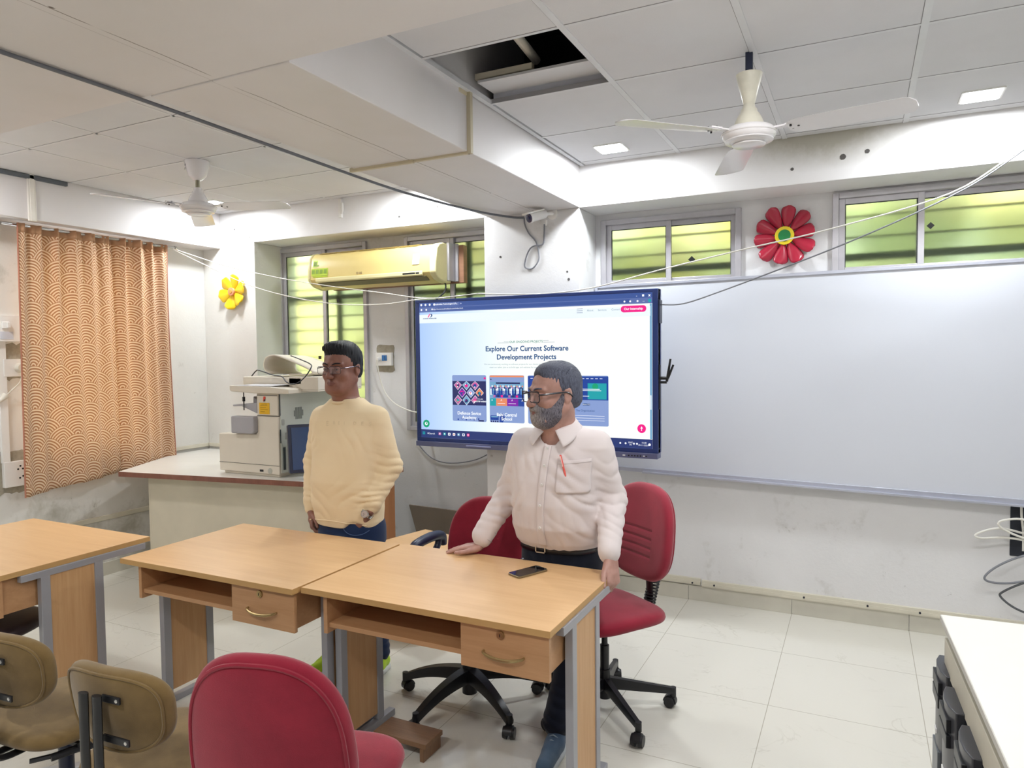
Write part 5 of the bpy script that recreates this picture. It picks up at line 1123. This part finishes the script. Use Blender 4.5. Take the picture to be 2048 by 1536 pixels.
def glasses(par, M, sc, frame, lensm, w=.056, h=.034, r=.010, fr=.0014, top=.0018, rnd=.010):
    g = bpy.data.objects.new('eyeglasses', None); COL.objects.link(g); g.parent = par; g.matrix_parent_inverse = par.matrix_world.inverted()
    b = MB(); L = MB()
    for x in (-1, 1):
        pts = rrect(x*.0335-w/2, x*.0335+w/2, .006-h/2-.003, .006+h/2-.003, rnd, 4)
        P3 = [Vector((a*sc, (-.116+.34*max(0, abs(a)-.01)**1.25)*sc, z*sc)) for a, z in pts]; P3.append(P3[0])
        b.tube(P3, fr, 6); up = [p for p in P3[:-1] if p.z > (.006+h/2-.0075)*sc]; up.sort(key=lambda p: p.x); b.tube([p+Vector((0, -.0004, .0004)) for p in up], top, 6)
        L._add([tuple(p) for p in P3[:-1]], [tuple(range(len(P3)-1))])
        xe = x*(.0335+w/2); ye = -.116+.34*max(0, abs(xe)-.01)**1.25
        b.tube([Vector((xe, ye, .012))*sc, Vector((x*.072, -.084, .013))*sc, Vector((x*.083, -.02, .015))*sc, Vector((x*.084, .010, .012))*sc, Vector((x*.083, .030, -.006))*sc], [top*1.1, top*1.4, top*1.3, top, top], 6, smooth=4)
    b.tube([Vector((-.007, -.113, .010))*sc, Vector((0, -.119, .013))*sc, Vector((.007, -.113, .010))*sc], top, 6, smooth=3)
    o = b.build('glasses_frame', frame, None, smooth=50); o.data.transform(M); o.parent = g; o.matrix_parent_inverse = g.matrix_world.inverted()
    o = L.build('lens', lensm, None, smooth=0); o.data.transform(M); o.parent = g; o.matrix_parent_inverse = g.matrix_world.inverted()
    return g
def shoe(par, heel, toe, mats, name='shoe', h=.075, w=.043):
    H, T = Vector((*heel, 0)), Vector((*toe, 0)); d = (T-H).normalized(); L = (T-H).length
    S = SDF((min(H.x, T.x)-.09, min(H.y, T.y)-.09, -.01), (max(H.x, T.x)+.09, max(H.y, T.y)+.09, .16), .0035)
    at = lambda u, z: tuple(H+d*(L*u)+Vector((0, 0, z)))
    S.cone(at(.12, .045), at(.35, .045), w*.80, w*.85, k=.02); S.cone(at(.35, .04), at(.88, .030), w*.88, w*.78, k=.02); S.cone(at(.13, .05), at(.18, .10), w*.72, w*.72, k=.02); S.cone(at(.25, .07), at(.55, .045), w*.7, w*.7, k=.02)
    S.halfspace((0, 0, .012), (0, 0, -1), .003)
    up = S.mesh(name, mats[0], par, smooth=2)
    S = SDF((min(H.x, T.x)-.09, min(H.y, T.y)-.09, -.01), (max(H.x, T.x)+.09, max(H.y, T.y)+.09, .06), .0035)
    S.cone(at(.12, .012), at(.35, .012), w*.92, w*.95, k=.01); S.cone(at(.35, .012), at(.88, .012), w*1.0, w*.88, k=.01); S.halfspace((0, 0, .001), (0, 0, -1), .002); S.halfspace((0, 0, .026), (0, 0, 1), .003)
    S.mesh('sole', mats[1], up, smooth=1)
    b = MB(); sd_ = Vector((-d.y, d.x, 0))
    for q in range(5):
        u = .42+q*.075; c = H+d*(L*u); z = .093-.010*q-(.004 if q > 2 else 0)
        b.tube([c-sd_*.020+Vector((0, 0, z-.012)), c+Vector((0, 0, z))+d*.003, c+sd_*.020+Vector((0, 0, z-.012))], .0024, 6, smooth=3)
    place(b, 'laces', mats[2], up)
def draper(o):
    dg = bpy.context.evaluated_depsgraph_get(); me = o.data
    bv = BVHTree.FromPolygons([v.co for v in me.vertices], [p.vertices for p in me.polygons])
    def f(x, z, off=.002, y0=1.5):
        h = bv.ray_cast(Vector((x, y0, z)), Vector((0, 1, 0)))
        return Vector((x, (h[0].y if h[0] is not None else 2.8)-off, z))
    return f
def drape_sheet(f, x0, x1, z0, z1, nx, nz, off, fnxz=None):
    b = MB(); g = fnxz or (lambda u, v: (x0+(x1-x0)*u, z0+(z1-z0)*v))
    b.grid(lambda u, v: f(*g(u, v), off), nx, nz); return b
HV = lambda *a: Vector(a)
# ---------------------------------------------------------------- younger man
Y = thing('person', 'standing man in a cream sweatshirt and jeans, wearing glasses, hand in his pocket', 'person', (-2.36, 2.88, 0))
bpy.context.view_layer.update()
SK = skin_mat('warm brown skin', '#8c6152', '#7c5245', '#72463f')
hs = 1.08; HM = Matrix.Translation((-2.385, 2.868, 1.569)) @ Matrix.Rotation(math.radians(7), 4, 'Z') @ Matrix.Rotation(math.radians(2), 4, 'X')
S = SDF((-2.80, 2.62, -.02), (-1.98, 3.10, 1.76), .0034)
head(S, HM, hs, 1.06)
S.cone(xf(HM, (0, .022, -.05)), (-2.385, 2.905, 1.39), .058, .066, k=.035); S.cone(xf(HM, (0, -.03, -.095)), (-2.385, 2.875, 1.40), .035, .045, k=.04)
S.trunk([(.76, -2.37, 2.89, .15, .10), (.90, -2.385, 2.90, .155, .105), (1.1, -2.385, 2.905, .165, .105), (1.28, -2.385, 2.905, .18, .10), (1.37, -2.385, 2.905, .13, .08), (1.41, -2.385, 2.905, .07, .06)], k=.03)
aR = [HV(-2.560, 2.92, 1.315), HV(-2.650, 2.945, 1.07), HV(-2.592, 2.845, .835)]; aL = [HV(-2.215, 2.925, 1.322), HV(-2.162, 2.965, 1.07), HV(-2.195, 2.825, .865)]
for A in (aR, aL): S.cone(A[0], A[1], .046, .038, k=.03); S.cone(A[1], A[2], .036, .026, k=.015)
hand(S, aR[2]+HV(.004, -.004, -.016), (.28, -.22, -1), (-.75, -.55, .0), (.45, -.9, 0), fist=((30, 40, 25), (35, 45, 30), (40, 50, 30), (45, 50, 30)), L=.93)
hand(S, aL[2]+HV(-.012, -.006, -.018), (-.75, -.18, -.62), (.25, -.88, .1), (-.4, -.35, .8), fist=((10, 20, 10),)*4, L=.95, thumb=(HV(-.8, -.3, -.1), HV(-.8, .1, -.5), HV(-.7, .2, -.7)))
lR = [HV(-2.46, 2.895, .78), HV(-2.465, 2.865, .45), HV(-2.480, 2.875, .07)]; lL = [HV(-2.27, 2.90, .78), HV(-2.25, 2.895, .45), HV(-2.235, 2.93, .07)]
for A in (lR, lL): S.cone(A[0], A[1], .075, .052, k=.03); S.cone(A[1], A[2], .048, .034, k=.02)
hmi = HM.inverted(); hmi_n = np.array(hmi)
def lip_region(hmi_n, sc):
    def f(c):
        q = (c @ hmi_n[:3, :3].T+hmi_n[:3, 3])/sc
        return (np.abs(q[:, 0]) < .024-np.abs(q[:, 2]+.0585)*1.2) & (q[:, 1] < -.086) & (np.abs(q[:, 2]+.0585) < .0115)
    return f
S.mesh('body', SK, Y, lip_region(hmi_n, hs), smooth=1)
eyes(Y, HM, hs, (-.15, -.02))
# hair
HB = hair_mat('black hair', '#0b0c10', '#1b1e26', amt=.9)
S = SDF((-2.52, 2.72, 1.45), (-2.25, 3.02, 1.74), .003)
R3 = np.array(HM.to_3x3()); hp = lambda x, y, z: xf(HM, (x*hs, y*hs, z*hs)); he = lambda c, r, **k: S.ell(hp(*c), [v*hs for v in r], R3, **k)
he((0, .022, .046), (.0835, .103, .093), k=.005); he((0, .055, -.01), (.070, .062, .055), k=.02); he((0, -.030, .100), (.060, .050, .034), k=.02); he((-.02, -.045, .104), (.046, .040, .028), k=.02)
he((0, -.115, -.012), (.066, .068, .088), k=.006, op='sub'); he((.012, -.135, .040), (.056, .070, .052), k=.008, op='sub')
for x in (-1, 1): he((x*.085, -.005, -.022), (.03, .034, .040), k=.006, op='sub'); he((x*.060, -.085, -.01), (.030, .055, .048), k=.006, op='sub')
S.halfspace(hp(0, .05, -.050), (0, .2, -1), .01)
hx = np.array(hmi)
def strands(amp, seed):
    def f(X, Y_, Z):
        u = (hx[0, 0]*X+hx[0, 1]*Y_+hx[0, 2]*Z+hx[0, 3]); w_ = (hx[1, 0]*X+hx[1, 1]*Y_+hx[1, 2]*Z+hx[1, 3]); z = (hx[2, 0]*X+hx[2, 1]*Y_+hx[2, 2]*Z+hx[2, 3])
        return amp*np.sin((u*.9+w_*.45)*520+3*smin_noise(X, Y_, Z, 35, seed))*smin_noise(X, Y_, Z, 50, seed+1)
    return f
S.warp(strands(.0045, 5)); S.mesh('hair', HB, Y, smooth=1)
def brows(par, M, sc, m, th=.0034, col=None, lift=0):
    b = MB()
    for x in (-1, 1): b.tube([Vector((x*.012, -.1005, .027+lift))*sc, Vector((x*.026, -.0985, .0335+lift))*sc, Vector((x*.043, -.087, .0335+lift))*sc, Vector((x*.052, -.074, .028+lift))*sc], [th*.8*sc, th*1.25*sc, th*sc, th*.3*sc], 8, smooth=4, flat=.8)
    place(b, 'eyebrows', m, par, M, smooth=60)
brows(Y, HM, hs, HB)
t = NT('clear lens'); t.base('#dfe8f4'); t.set(Roughness=.03, Alpha=.09); M_lens = t.m
glasses(Y, HM, hs, mat('gunmetal glasses frame', '#4a4550', .25, metal=.6), M_lens, w=.056, h=.033, rnd=.008, fr=.0011, top=.0019)
# sweatshirt
M_sw = cloth_mat('cream sweatshirt jersey', '#e6d3b1', '#dcc7a2', bstr=.12)
S = SDF((-2.82, 2.62, .68), (-1.96, 3.12, 1.50), .0048)
S.trunk([(.775, -2.37, 2.885, .182, .122), (.80, -2.372, 2.885, .192, .128), (.88, -2.378, 2.885, .200, .138), (1.0, -2.385, 2.885, .197, .142), (1.12, -2.385, 2.895, .195, .134), (1.22, -2.385, 2.90, .203, .128), (1.30, -2.385, 2.905, .200, .118), (1.355, -2.385, 2.905, .175, .100), (1.395, -2.385, 2.905, .120, .084), (1.420, -2.385, 2.900, .086, .074)], k=.02, p=2.3)
for A in (aR, aL): S.cone(A[0]+HV(0, 0, -.004), A[1], .062, .056, k=.05); S.cone(A[1], A[2]+(A[1]-A[2])*.16, .056, .044, k=.02)
for A, q in ((aR, .02), (aL, .09)): S.cone(A[2]+(A[1]-A[2])*(q+.12), A[2]+(A[1]-A[2])*q, .041, .035, k=.006)
S.ell((-2.255, 2.765, .775), (.050, .055, .030), None, k=.02, op='sub')
S.cone((-2.385, 2.885, 1.47), (-2.385, 2.885, 1.36), .066, .058, k=.004, op='sub')
def swf(X, Yy, Z):
    v = 0
    for A, sd_ in ((aR, 1), (aL, 2)):
        v = v+folds(X, Yy, Z, A[1]+HV(0, 0, -.03), .12, (0, .25, 1), .042, .0075, sd_)+folds(X, Yy, Z, A[2]+HV(0, 0, .07), .07, (0, .2, 1), .030, .0065, sd_+4)+folds(X, Yy, Z, (A[0]+A[1])*.5, .10, (.4, 0, 1), .06, .003, sd_+7)
    v = v+folds(X, Yy, Z, (-2.26, 2.78, .90), .13, (.75, 0, -.7), .06, .0055, 11)+folds(X, Yy, Z, (-2.5, 2.78, .88), .11, (-.5, 0, -.9), .07, .004, 12)+folds(X, Yy, Z, (-2.25, 2.80, 1.22), .09, (.9, 0, .5), .05, .004, 13)+folds(X, Yy, Z, (-2.54, 2.82, 1.20), .08, (-.9, 0, .5), .05, .004, 14)
    return v+.0015*smin_noise(X, Yy, Z, 30, 9)
S.warp(swf); sw = S.mesh('sweatshirt', M_sw, Y, smooth=2)
fd = draper(sw)
b = MB(); b.tube([(-2.385+.0655*math.cos(a)*1.02, 2.888+.066*math.sin(a), 1.413+.012*math.sin(a)) for a in [2*PI*k/40 for k in range(41)]], .0085, 10); place(b, 'neck_rib', M_sw, Y)
b = MB(); b.tube([fd(-2.385+.176*math.sin(a), .80+.010*math.cos(a*2), -.0) for a in [PI/2*(-1+2*k/40) for k in range(41)]], .0035, 6); place(b, 'hem_seam', M_sw, sw)
for ch, xx, sz, zz in (('E', -2.42, .034, 1.297), ('R', -2.376, .022, 1.302), ('E', -2.347, .022, 1.302), ('I', -2.316, .022, 1.302), ('D', -2.262, .022, 1.302), ('E', -2.228, .026, 1.300), ('S', -2.196, .030, 1.296)):
    b = MB(); p = fd(xx, zz, .0012); p2 = fd(xx+.012, zz, .0012); ux = (p2-p).normalized(); text_into(b, ch, sz, p, ux, (0, .12, .99), 0, .0006)
    place(b, 'embossed_letter', mat('tone on tone lettering', '#d9c5a0', .6), sw, smooth=0)
# jeans
M_jean = cloth_mat('dark blue denim', '#1d3054', '#162440', bs=700, bstr=.2)
S = SDF((-2.64, 2.66, .03), (-2.0, 3.10, .88), .0055)
S.trunk([(.70, -2.365, 2.892, .172, .118), (.78, -2.37, 2.892, .170, .118), (.86, -2.375, 2.895, .160, .112)], k=.03)
for A in (lR, lL): S.cone(A[0]+HV(0, 0, -.03), A[1], .090, .066, k=.04); S.cone(A[1], A[2]+HV(0, 0, .03), .064, .056, k=.02)
S.warp(lambda X, Yy, Z: folds(X, Yy, Z, lR[1], .12, (0, 0, 1), .05, .006, 21)+folds(X, Yy, Z, lR[2]+HV(0, 0, .08), .10, (.2, 0, 1), .035, .008, 22)+folds(X, Yy, Z, lL[1], .12, (0, 0, 1), .05, .006, 23)+folds(X, Yy, Z, lL[2]+HV(0, 0, .08), .10, (.2, 0, 1), .035, .008, 24)+folds(X, Yy, Z, (-2.36, 2.79, .70), .10, (.3, 0, 1), .05, .004, 25))
je = S.mesh('jeans', M_jean, Y, smooth=2); fj = draper(je)
b = MB(); b.tube([fj(x, z, .002) for x, z in ((-2.325, .80), (-2.322, .775), (-2.30, .752), (-2.265, .742), (-2.225, .748), (-2.20, .765))], .0022, 6, smooth=4); place(b, 'pocket_seam', mat('denim stitching', '#40547a', .7), je)
M_neon = cloth_mat('neon yellow green mesh', '#c6e63a', '#a9cf2a', .6, 400, .3, 8); M_sole = mat('white shoe sole', '#e9ecea', .5)
shoe(Y, (-2.480, 2.925), (-2.495, 2.675), (M_neon, M_sole, mat('lime laces', '#d7f04f', .6))); shoe(Y, (-2.232, 2.985), (-2.205, 2.74), (M_neon, M_sole, mat('lime laces', '#d7f04f')))
# watch
w0 = aL[2]+HV(-.010, -.006, -.012); wd = HV(-.55, -.25, -.72).normalized(); b = MB(); ux = wd.orthogonal().normalized(); uy = wd.cross(ux)
for q in range(22):
    a = 2*PI*q/22; c = w0+(ux*math.cos(a)+uy*math.sin(a))*.0335; tn = (-ux*math.sin(a)+uy*math.cos(a)); nr = (ux*math.cos(a)+uy*math.sin(a)); Mx = Matrix((tn, wd, nr)).transposed().to_4x4(); Mx.translation = c; b.box(-.0042, .0042, -.008, .008, -.0016, .0016, M=Mx)
nr = HV(.25, -.93, .05); nr = (nr-wd*nr.dot(wd)).normalized(); tn = wd.cross(nr); Mx = Matrix((tn, wd, nr)).transposed().to_4x4(); Mx.translation = w0+nr*.037
wt = place(b, 'wrist_watch', M_steel, Y, smooth=0)
b = MB(); b.cyl((0, 0, -.004), (0, 0, .005), .0195, .018, 28, M=Mx); b.cyl((0, 0, .005), (0, 0, .0056), .0155, None, 28, m=1, M=Mx); b.box(-.0006, .0006, 0, .011, .0056, .0062, 2, M=Mx); b.box(0, .008, -.0006, .0006, .0056, .0062, 2, M=Mx); place(b, 'watch_face', [M_steel, mat('silver dial', '#b9aca6', .3), M_black], wt, smooth=30)
# ---------------------------------------------------------------- older man
O = thing('person', 'grey-bearded man in a white shirt and dark glasses leaning on the right desk', 'person', (-1.18, 2.86, 0))
bpy.context.view_layer.update()
SK2 = skin_mat('lighter brown skin', '#b28a7e', '#a0776b', '#855852')
hs = 1.08; HM = Matrix.Translation((-1.160, 2.755, 1.466)) @ Matrix.Rotation(math.radians(-34), 4, 'Z') @ Matrix.Rotation(math.radians(3), 4, 'X')
S = SDF((-1.74, 2.36, -.02), (-.78, 3.06, 1.64), .0034)
head(S, HM, hs, 1.08)
S.cone(xf(HM, (0, .025, -.05)), (-1.165, 2.825, 1.27), .062, .070, k=.035); S.cone(xf(HM, (0, -.03, -.095)), (-1.17, 2.775, 1.28), .038, .048, k=.04)
S.trunk([(.78, -1.19, 2.89, .155, .11), (.92, -1.185, 2.845, .165, .13), (1.08, -1.18, 2.825, .170, .125), (1.22, -1.17, 2.825, .175, .105), (1.29, -1.165, 2.825, .13, .08), (1.33, -1.165, 2.815, .07, .06)], k=.03)
aR = [HV(-1.335, 2.835, 1.256), HV(-1.425, 2.865, 1.02), HV(-1.515, 2.752, .812)]; aL = [HV(-1.0, 2.835, 1.258), HV(-.955, 2.90, 1.01), HV(-.905, 2.705, .825)]
for A in (aR, aL): S.cone(A[0], A[1], .046, .038, k=.03); S.cone(A[1], A[2], .036, .027, k=.015)
hand(S, aR[2]+HV(-.004, -.010, -.030), (-.97, -.20, -.10), (.05, 0, 1), (0, -1, 0), curl=(8, 6, 4), spread=.10, L=.95, thumb=(HV(-.55, -.80, -.12), HV(-.75, -.62, -.06), HV(-.9, -.4, -.05)))
hand(S, aL[2]+HV(.012, -.010, -.018), (.22, -.42, -.85), (.90, -.25, .35), (-.35, -.85, .25), fist=((38, 62, 35), (42, 66, 35), (45, 66, 35), (48, 66, 35)), L=1.05, thumb=(HV(.02, -.78, -.52), HV(.16, -.72, -.60), HV(.26, -.62, -.66)))
lR = [HV(-1.275, 2.905, .76), HV(-1.185, 2.875, .44), HV(-1.075, 2.87, .07)]; lL = [HV(-1.095, 2.90, .76), HV(-1.09, 2.835, .43), HV(-1.118, 2.655, .08)]
for A in (lR, lL): S.cone(A[0], A[1], .075, .052, k=.03); S.cone(A[1], A[2], .048, .034, k=.02)
hmi = HM.inverted(); hx = np.array(hmi)
S.mesh('body', SK2, O, lip_region(hx, hs), smooth=1)
eyes(O, HM, hs, (0, -.05))
HG = hair_mat('dark grey hair', '#292b37', '#6c7183', amt=.9); HGb = hair_mat('grizzled grey beard', '#3a3636', '#a39c98', (60, 60, 14), .7)
S = SDF((-1.32, 2.58, 1.34), (-1.0, 2.92, 1.64), .003)
R3 = np.array(HM.to_3x3()); hp = lambda x, y, z: xf(HM, (x*hs, y*hs, z*hs)); he = lambda c, r, **k: S.ell(hp(*c), [v*hs for v in r], R3, **k)
he((0, .022, .044), (.081, .101, .090), k=.005); he((0, .055, -.01), (.070, .062, .060), k=.02); he((0, -.02, .088), (.058, .055, .040), k=.02)
he((0, -.120, -.005), (.068, .068, .092), k=.006, op='sub'); he((0, -.135, .056), (.060, .074, .056), k=.012, op='sub')
for x in (-1, 1): he((x*.085, -.005, -.022), (.03, .030, .040), k=.006, op='sub'); he((x*.060, -.085, .0), (.032, .055, .060), k=.006, op='sub')
S.halfspace(hp(0, .05, -.058), (0, .2, -1), .01)
S.warp(strands(.0045, 15)); S.mesh('hair', HG, O, smooth=1)
# beard
S = SDF((-1.34, 2.56, 1.28), (-1.0, 2.90, 1.50), .0028)
he((0, -.030, -.046), (.066, .072, .070), k=.01); he((0, -.052, -.092), (.050, .050, .036), k=.03); he((0, -.085, -.044), (.034, .026, .020), k=.012)
for x in (-1, 1): S.cone(hp(x*.064, -.004, .0), hp(x*.052, -.035, -.070), .013*hs, .022*hs, k=.02)
he((0, -.06, .062), (.10, .085, .082), k=.008, op='sub'); he((0, -.110, -.0585), (.021, .020, .0065), k=.005, op='sub')
for x in (-1, 1): he((x*.036, -.085, -.012), (.026, .035, .024), k=.01, op='sub')
he((0, .06, -.03), (.10, .070, .10), k=.008, op='sub'); he((0, -.118, -.030), (.018, .022, .013), k=.004, op='sub')
def bst(X, Y_, Z):
    u = (hx[0, 0]*X+hx[0, 1]*Y_+hx[0, 2]*Z+hx[0, 3]); return .003*np.sin(u*620+3*smin_noise(X, Y_, Z, 50, 31))*smin_noise(X, Y_, Z, 70, 32)-.001
S.warp(bst)
t = NT('grizzled beard, pale chin'); n = t.noise(6, 4, .7, t.scalevec((60, 60, 14))); bx, by_, bz = t.sep(t.coord())
chin = t.ramp(t.math('ADD', t.math('MULTIPLY', t.math('ADD', bx, 1.27), 5.0), t.math('MULTIPLY', t.noise(30, 3), .35)), [(.25, 0.0), (.75, 1.0)])
t.base(t.mix(t.ramp(n, [(.35, 0.0), (.65, 1.0)]), t.mix(chin, '#857c78', '#33313a'), t.mix(chin, '#d6cec8', '#8a8690'))); t.set(Roughness=.6); t.b.inputs['Specular IOR Level'].default_value = .2; t.bump(n, .8, .005)
S.mesh('beard', t.m, O, smooth=1)
brows(O, HM, hs, HG, .0036)
glasses(O, HM, hs, mat('black glasses frame', '#1b1d28', .25), M_lens, w=.056, h=.040, rnd=.011, fr=.0022, top=.0030)
# shirt
M_sh = cloth_mat('white cotton shirt', '#dcd3d2', '#d2c8c8', .75, 1200, .10)
S = SDF((-1.66, 2.56, .74), (-.80, 3.06, 1.40), .0048)
S.trunk([(.800, -1.19, 2.885, .178, .135), (.83, -1.19, 2.872, .192, .150), (.90, -1.188, 2.850, .200, .165), (1.0, -1.185, 2.835, .198, .162), (1.10, -1.18, 2.828, .198, .148), (1.19, -1.175, 2.828, .205, .134), (1.245, -1.17, 2.83, .200, .120), (1.290, -1.165, 2.832, .155, .104), (1.325, -1.165, 2.828, .098, .086), (1.345, -1.165, 2.82, .078, .076)], k=.02, p=2.3)
for A in (aR, aL): S.cone(A[0]+HV(0, 0, -.006), A[1], .063, .059, k=.05); S.cone(A[1], A[2]+HV(0, 0, .02), .060, .046, k=.02); S.cone(A[2]+(A[1]-A[2]).normalized()*.05, A[2]+(A[1]-A[2]).normalized()*.004, .043, .041, k=.008)
S.cone((-1.165, 2.80, 1.42), (-1.168, 2.765, 1.29), .066, .056, k=.004, op='sub'); S.cone((-1.168, 2.70, 1.33), (-1.176, 2.655, 1.228), .038, .005, k=.003, op='sub')
def shf(X, Yy, Z):
    v = 0
    for A, sd_ in ((aR, 41), (aL, 42)):
        v = v+folds(X, Yy, Z, A[1]+HV(0, 0, -.01), .13, (0, .35, 1), .048, .0085, sd_)+folds(X, Yy, Z, A[2]*.6+A[1]*.4, .08, (.3, .2, 1), .036, .006, sd_+4)+folds(X, Yy, Z, (A[0]+A[1])*.5, .10, (.5, 0, 1), .055, .0045, sd_+7)
    v = v+folds(X, Yy, Z, (-1.06, 2.70, 1.14), .12, (.6, 0, .8), .055, .006, 51)+folds(X, Yy, Z, (-1.30, 2.70, 1.18), .13, (1, 0, .25), .050, .005, 52)
    v = v+folds(X, Yy, Z, (-1.19, 2.72, .88), .16, (1, 0, .15), .050, .004, 53)+folds(X, Yy, Z, (-1.05, 2.72, .98), .12, (.7, 0, .7), .06, .006, 54)+folds(X, Yy, Z, (-1.33, 2.72, .98), .12, (.9, 0, -.4), .06, .005, 55)
    return v+.0015*smin_noise(X, Yy, Z, 30, 59)
S.warp(shf); sh = S.mesh('shirt', M_sh, O, smooth=2); fs = draper(sh)
def plk(u, v): z = .825+(1.262-.825)*v; return (-1.172-.030*math.sin((1-v)*1.4)+(u-.5)*.034, z)
place(drape_sheet(fs, 0, 0, 0, 0, 4, 50, .0035, plk), 'button_placket', M_sh, sh, smooth=60, solid=.003)
for v in (.965, .80, .62, .42, .20):
    x, z = plk(.5, v); p = fs(x, z, .0062); b = MB(); b.cyl(p, p+HV(0, -.0022, 0), .0062, .0056, 16); [b.cyl(p+HV(q, -.002, r_), p+HV(q, -.0028, r_), .0009, n=6, m=1) for q in (-.0018, .0018) for r_ in (-.0018, .0018)]; place(b, 'button', [M_white, M_cab], sh, smooth=0)
def pkt(u, v): x = -1.128+.128*u; z0 = 1.052+(.012 if .0 < u < 1 else .02)-(.0 if .15 < u < .85 else .0); return (x+.008*v, z0+(1.197+.012*u-z0)*v)
place(drape_sheet(fs, 0, 0, 0, 0, 16, 16, .0045, pkt), 'chest_pocket', M_sh, sh, smooth=60, solid=.004)
b = MB(); b.tube([fs(*pkt(u, .90), .0075) for u in [k/16 for k in range(17)]], .0012, 5); place(b, 'pocket_hem', mat('shirt seam', '#bdb4b4', .8), sh)
# collar: stand plus two pointed leaves
b = MB(); b.grid(lambda u, v: (-1.166+(.071-.006*v)*math.sin((u-.5)*2*PI*.86), 2.803+(.073-.006*v)*math.cos((u-.5)*2*PI*.86)*1.0-.010*v, 1.318+.045*v+.020*math.cos((u-.5)*2*PI*.86)-.0), 40, 4); place(b, 'collar_stand', M_sh, sh, smooth=80, solid=.003)
for s_ in (-1, 1):
    def leaf(u, v, s_=s_):
        a = PI*(.12+.80*u); bx = -1.166+s_*(.074*math.sin(a)); by = 2.80+.076*math.cos(a)-.004; bz = 1.358+.022*math.cos(a)-.012*u
        drop = .040+.030*max(0, (u-.45)/.55)**1.0
        ox = s_*(.018+.016*math.sin(a)+.028*max(0, (u-.6)/.4)); oy = (.018*math.cos(a)-.014*u)
        return (bx+ox*v, by+oy*v-.004*math.sin(v*PI), bz-drop*v+.004*math.sin(v*PI))
    b = MB(); b.grid(leaf, 24, 8); place(b, 'collar_leaf', M_sh, sh, smooth=80, solid=.0035)
for A in (aR, aL):
    dr = (A[1]-A[2]).normalized(); b = MB(); u_ = dr.orthogonal().normalized(); w_ = dr.cross(u_)
    for dd in (.010, .052): b.tube([A[2]+dr*dd+(u_*math.cos(a)+w_*math.sin(a))*.0445 for a in [2*PI*k/28 for k in range(29)]], .0013, 5)
    place(b, 'cuff_seam', mat('shirt seam', '#bdb4b4'), sh)
# trousers, belt
M_tr = cloth_mat('black navy trousers', '#151b2b', '#0f1422', bs=700, bstr=.15)
S = SDF((-1.42, 2.52, .03), (-.90, 3.08, .90), .0055)
S.trunk([(.70, -1.19, 2.895, .176, .130), (.78, -1.19, 2.890, .174, .132), (.86, -1.19, 2.885, .165, .128)], k=.03)
for A in (lR, lL): S.cone(A[0]+HV(0, 0, -.03), A[1], .092, .068, k=.04); S.cone(A[1], A[2]+HV(0, 0, .03), .066, .060, k=.02)
S.warp(lambda X, Yy, Z: folds(X, Yy, Z, lL[1], .12, (0, 0, 1), .05, .006, 61)+folds(X, Yy, Z, lL[2]+HV(0, 0, .08), .10, (.2, 0, 1), .04, .008, 62)+folds(X, Yy, Z, (-1.19, 2.76, .76), .12, (1, 0, .4), .05, .004, 63))
tr_ = S.mesh('trousers', M_tr, O, smooth=2)
b = MB(); bl_ = [(-1.19+.179*abs(math.sin(a))**(1/1.2)*(1 if math.sin(a) > 0 else -1), 2.886-.140*abs(math.cos(a))**(1/1.2)*(1 if math.cos(a) > 0 else -1), .805) for a in [2*PI*k/48 for k in range(49)]]
b.loft([[(p[0]*1.0, p[1], p[2]-.017) for p in bl_[:-1]], [(p[0], p[1], p[2]+.017) for p in bl_[:-1]]], cap=False); place(b, 'belt', mat('black leather belt', '#16171c', .35), O, smooth=80, solid=.004)
b = MB(); c = (-1.225, 2.744, .805); b.box(c[0]-.024, c[0]+.024, c[1]-.006, c[1]-.001, .787, .792); b.box(c[0]-.024, c[0]+.024, c[1]-.006, c[1]-.001, .818, .823); b.box(c[0]-.024, c[0]-.019, c[1]-.006, c[1]-.001, .787, .823); b.box(c[0]+.019, c[0]+.024, c[1]-.006, c[1]-.001, .787, .823); place(b, 'belt_buckle', M_steel, O, smooth=0)
M_bs = cloth_mat('blue grey canvas', '#4a6076', '#3c5068', .6, 400, .3, 8)
shoe(O, (-1.118, 2.70), (-1.090, 2.43), (M_bs, mat('grey shoe sole', '#b9c0c4', .5), mat('grey laces', '#8fa0ae', .6))); shoe(O, (-1.075, 2.925), (-1.065, 2.80), (M_bs, mat('grey shoe sole', '#b9c0c4'), mat('grey laces', '#8fa0ae')))
p = fs(-1.098, 1.195, .008); b = MB(); b.cyl(p+HV(.012, .0, -.06), p+HV(-.010, -.001, .028), .0045, .0042, 12); b.box(-.0016, .0016, -.007, -.0045, -.032, .012, 1, M=Matrix.Translation(p+HV(-.006, 0, .012)) @ Matrix.Rotation(math.radians(-14), 4, 'Y'))
tag(b.build('pen', [mat('coral red pen', '#e2635a', .35), mat('pale pen clip', '#f0c3bd', .4)]), 'coral red pen clipped in the older man\'s shirt pocket', 'pen')
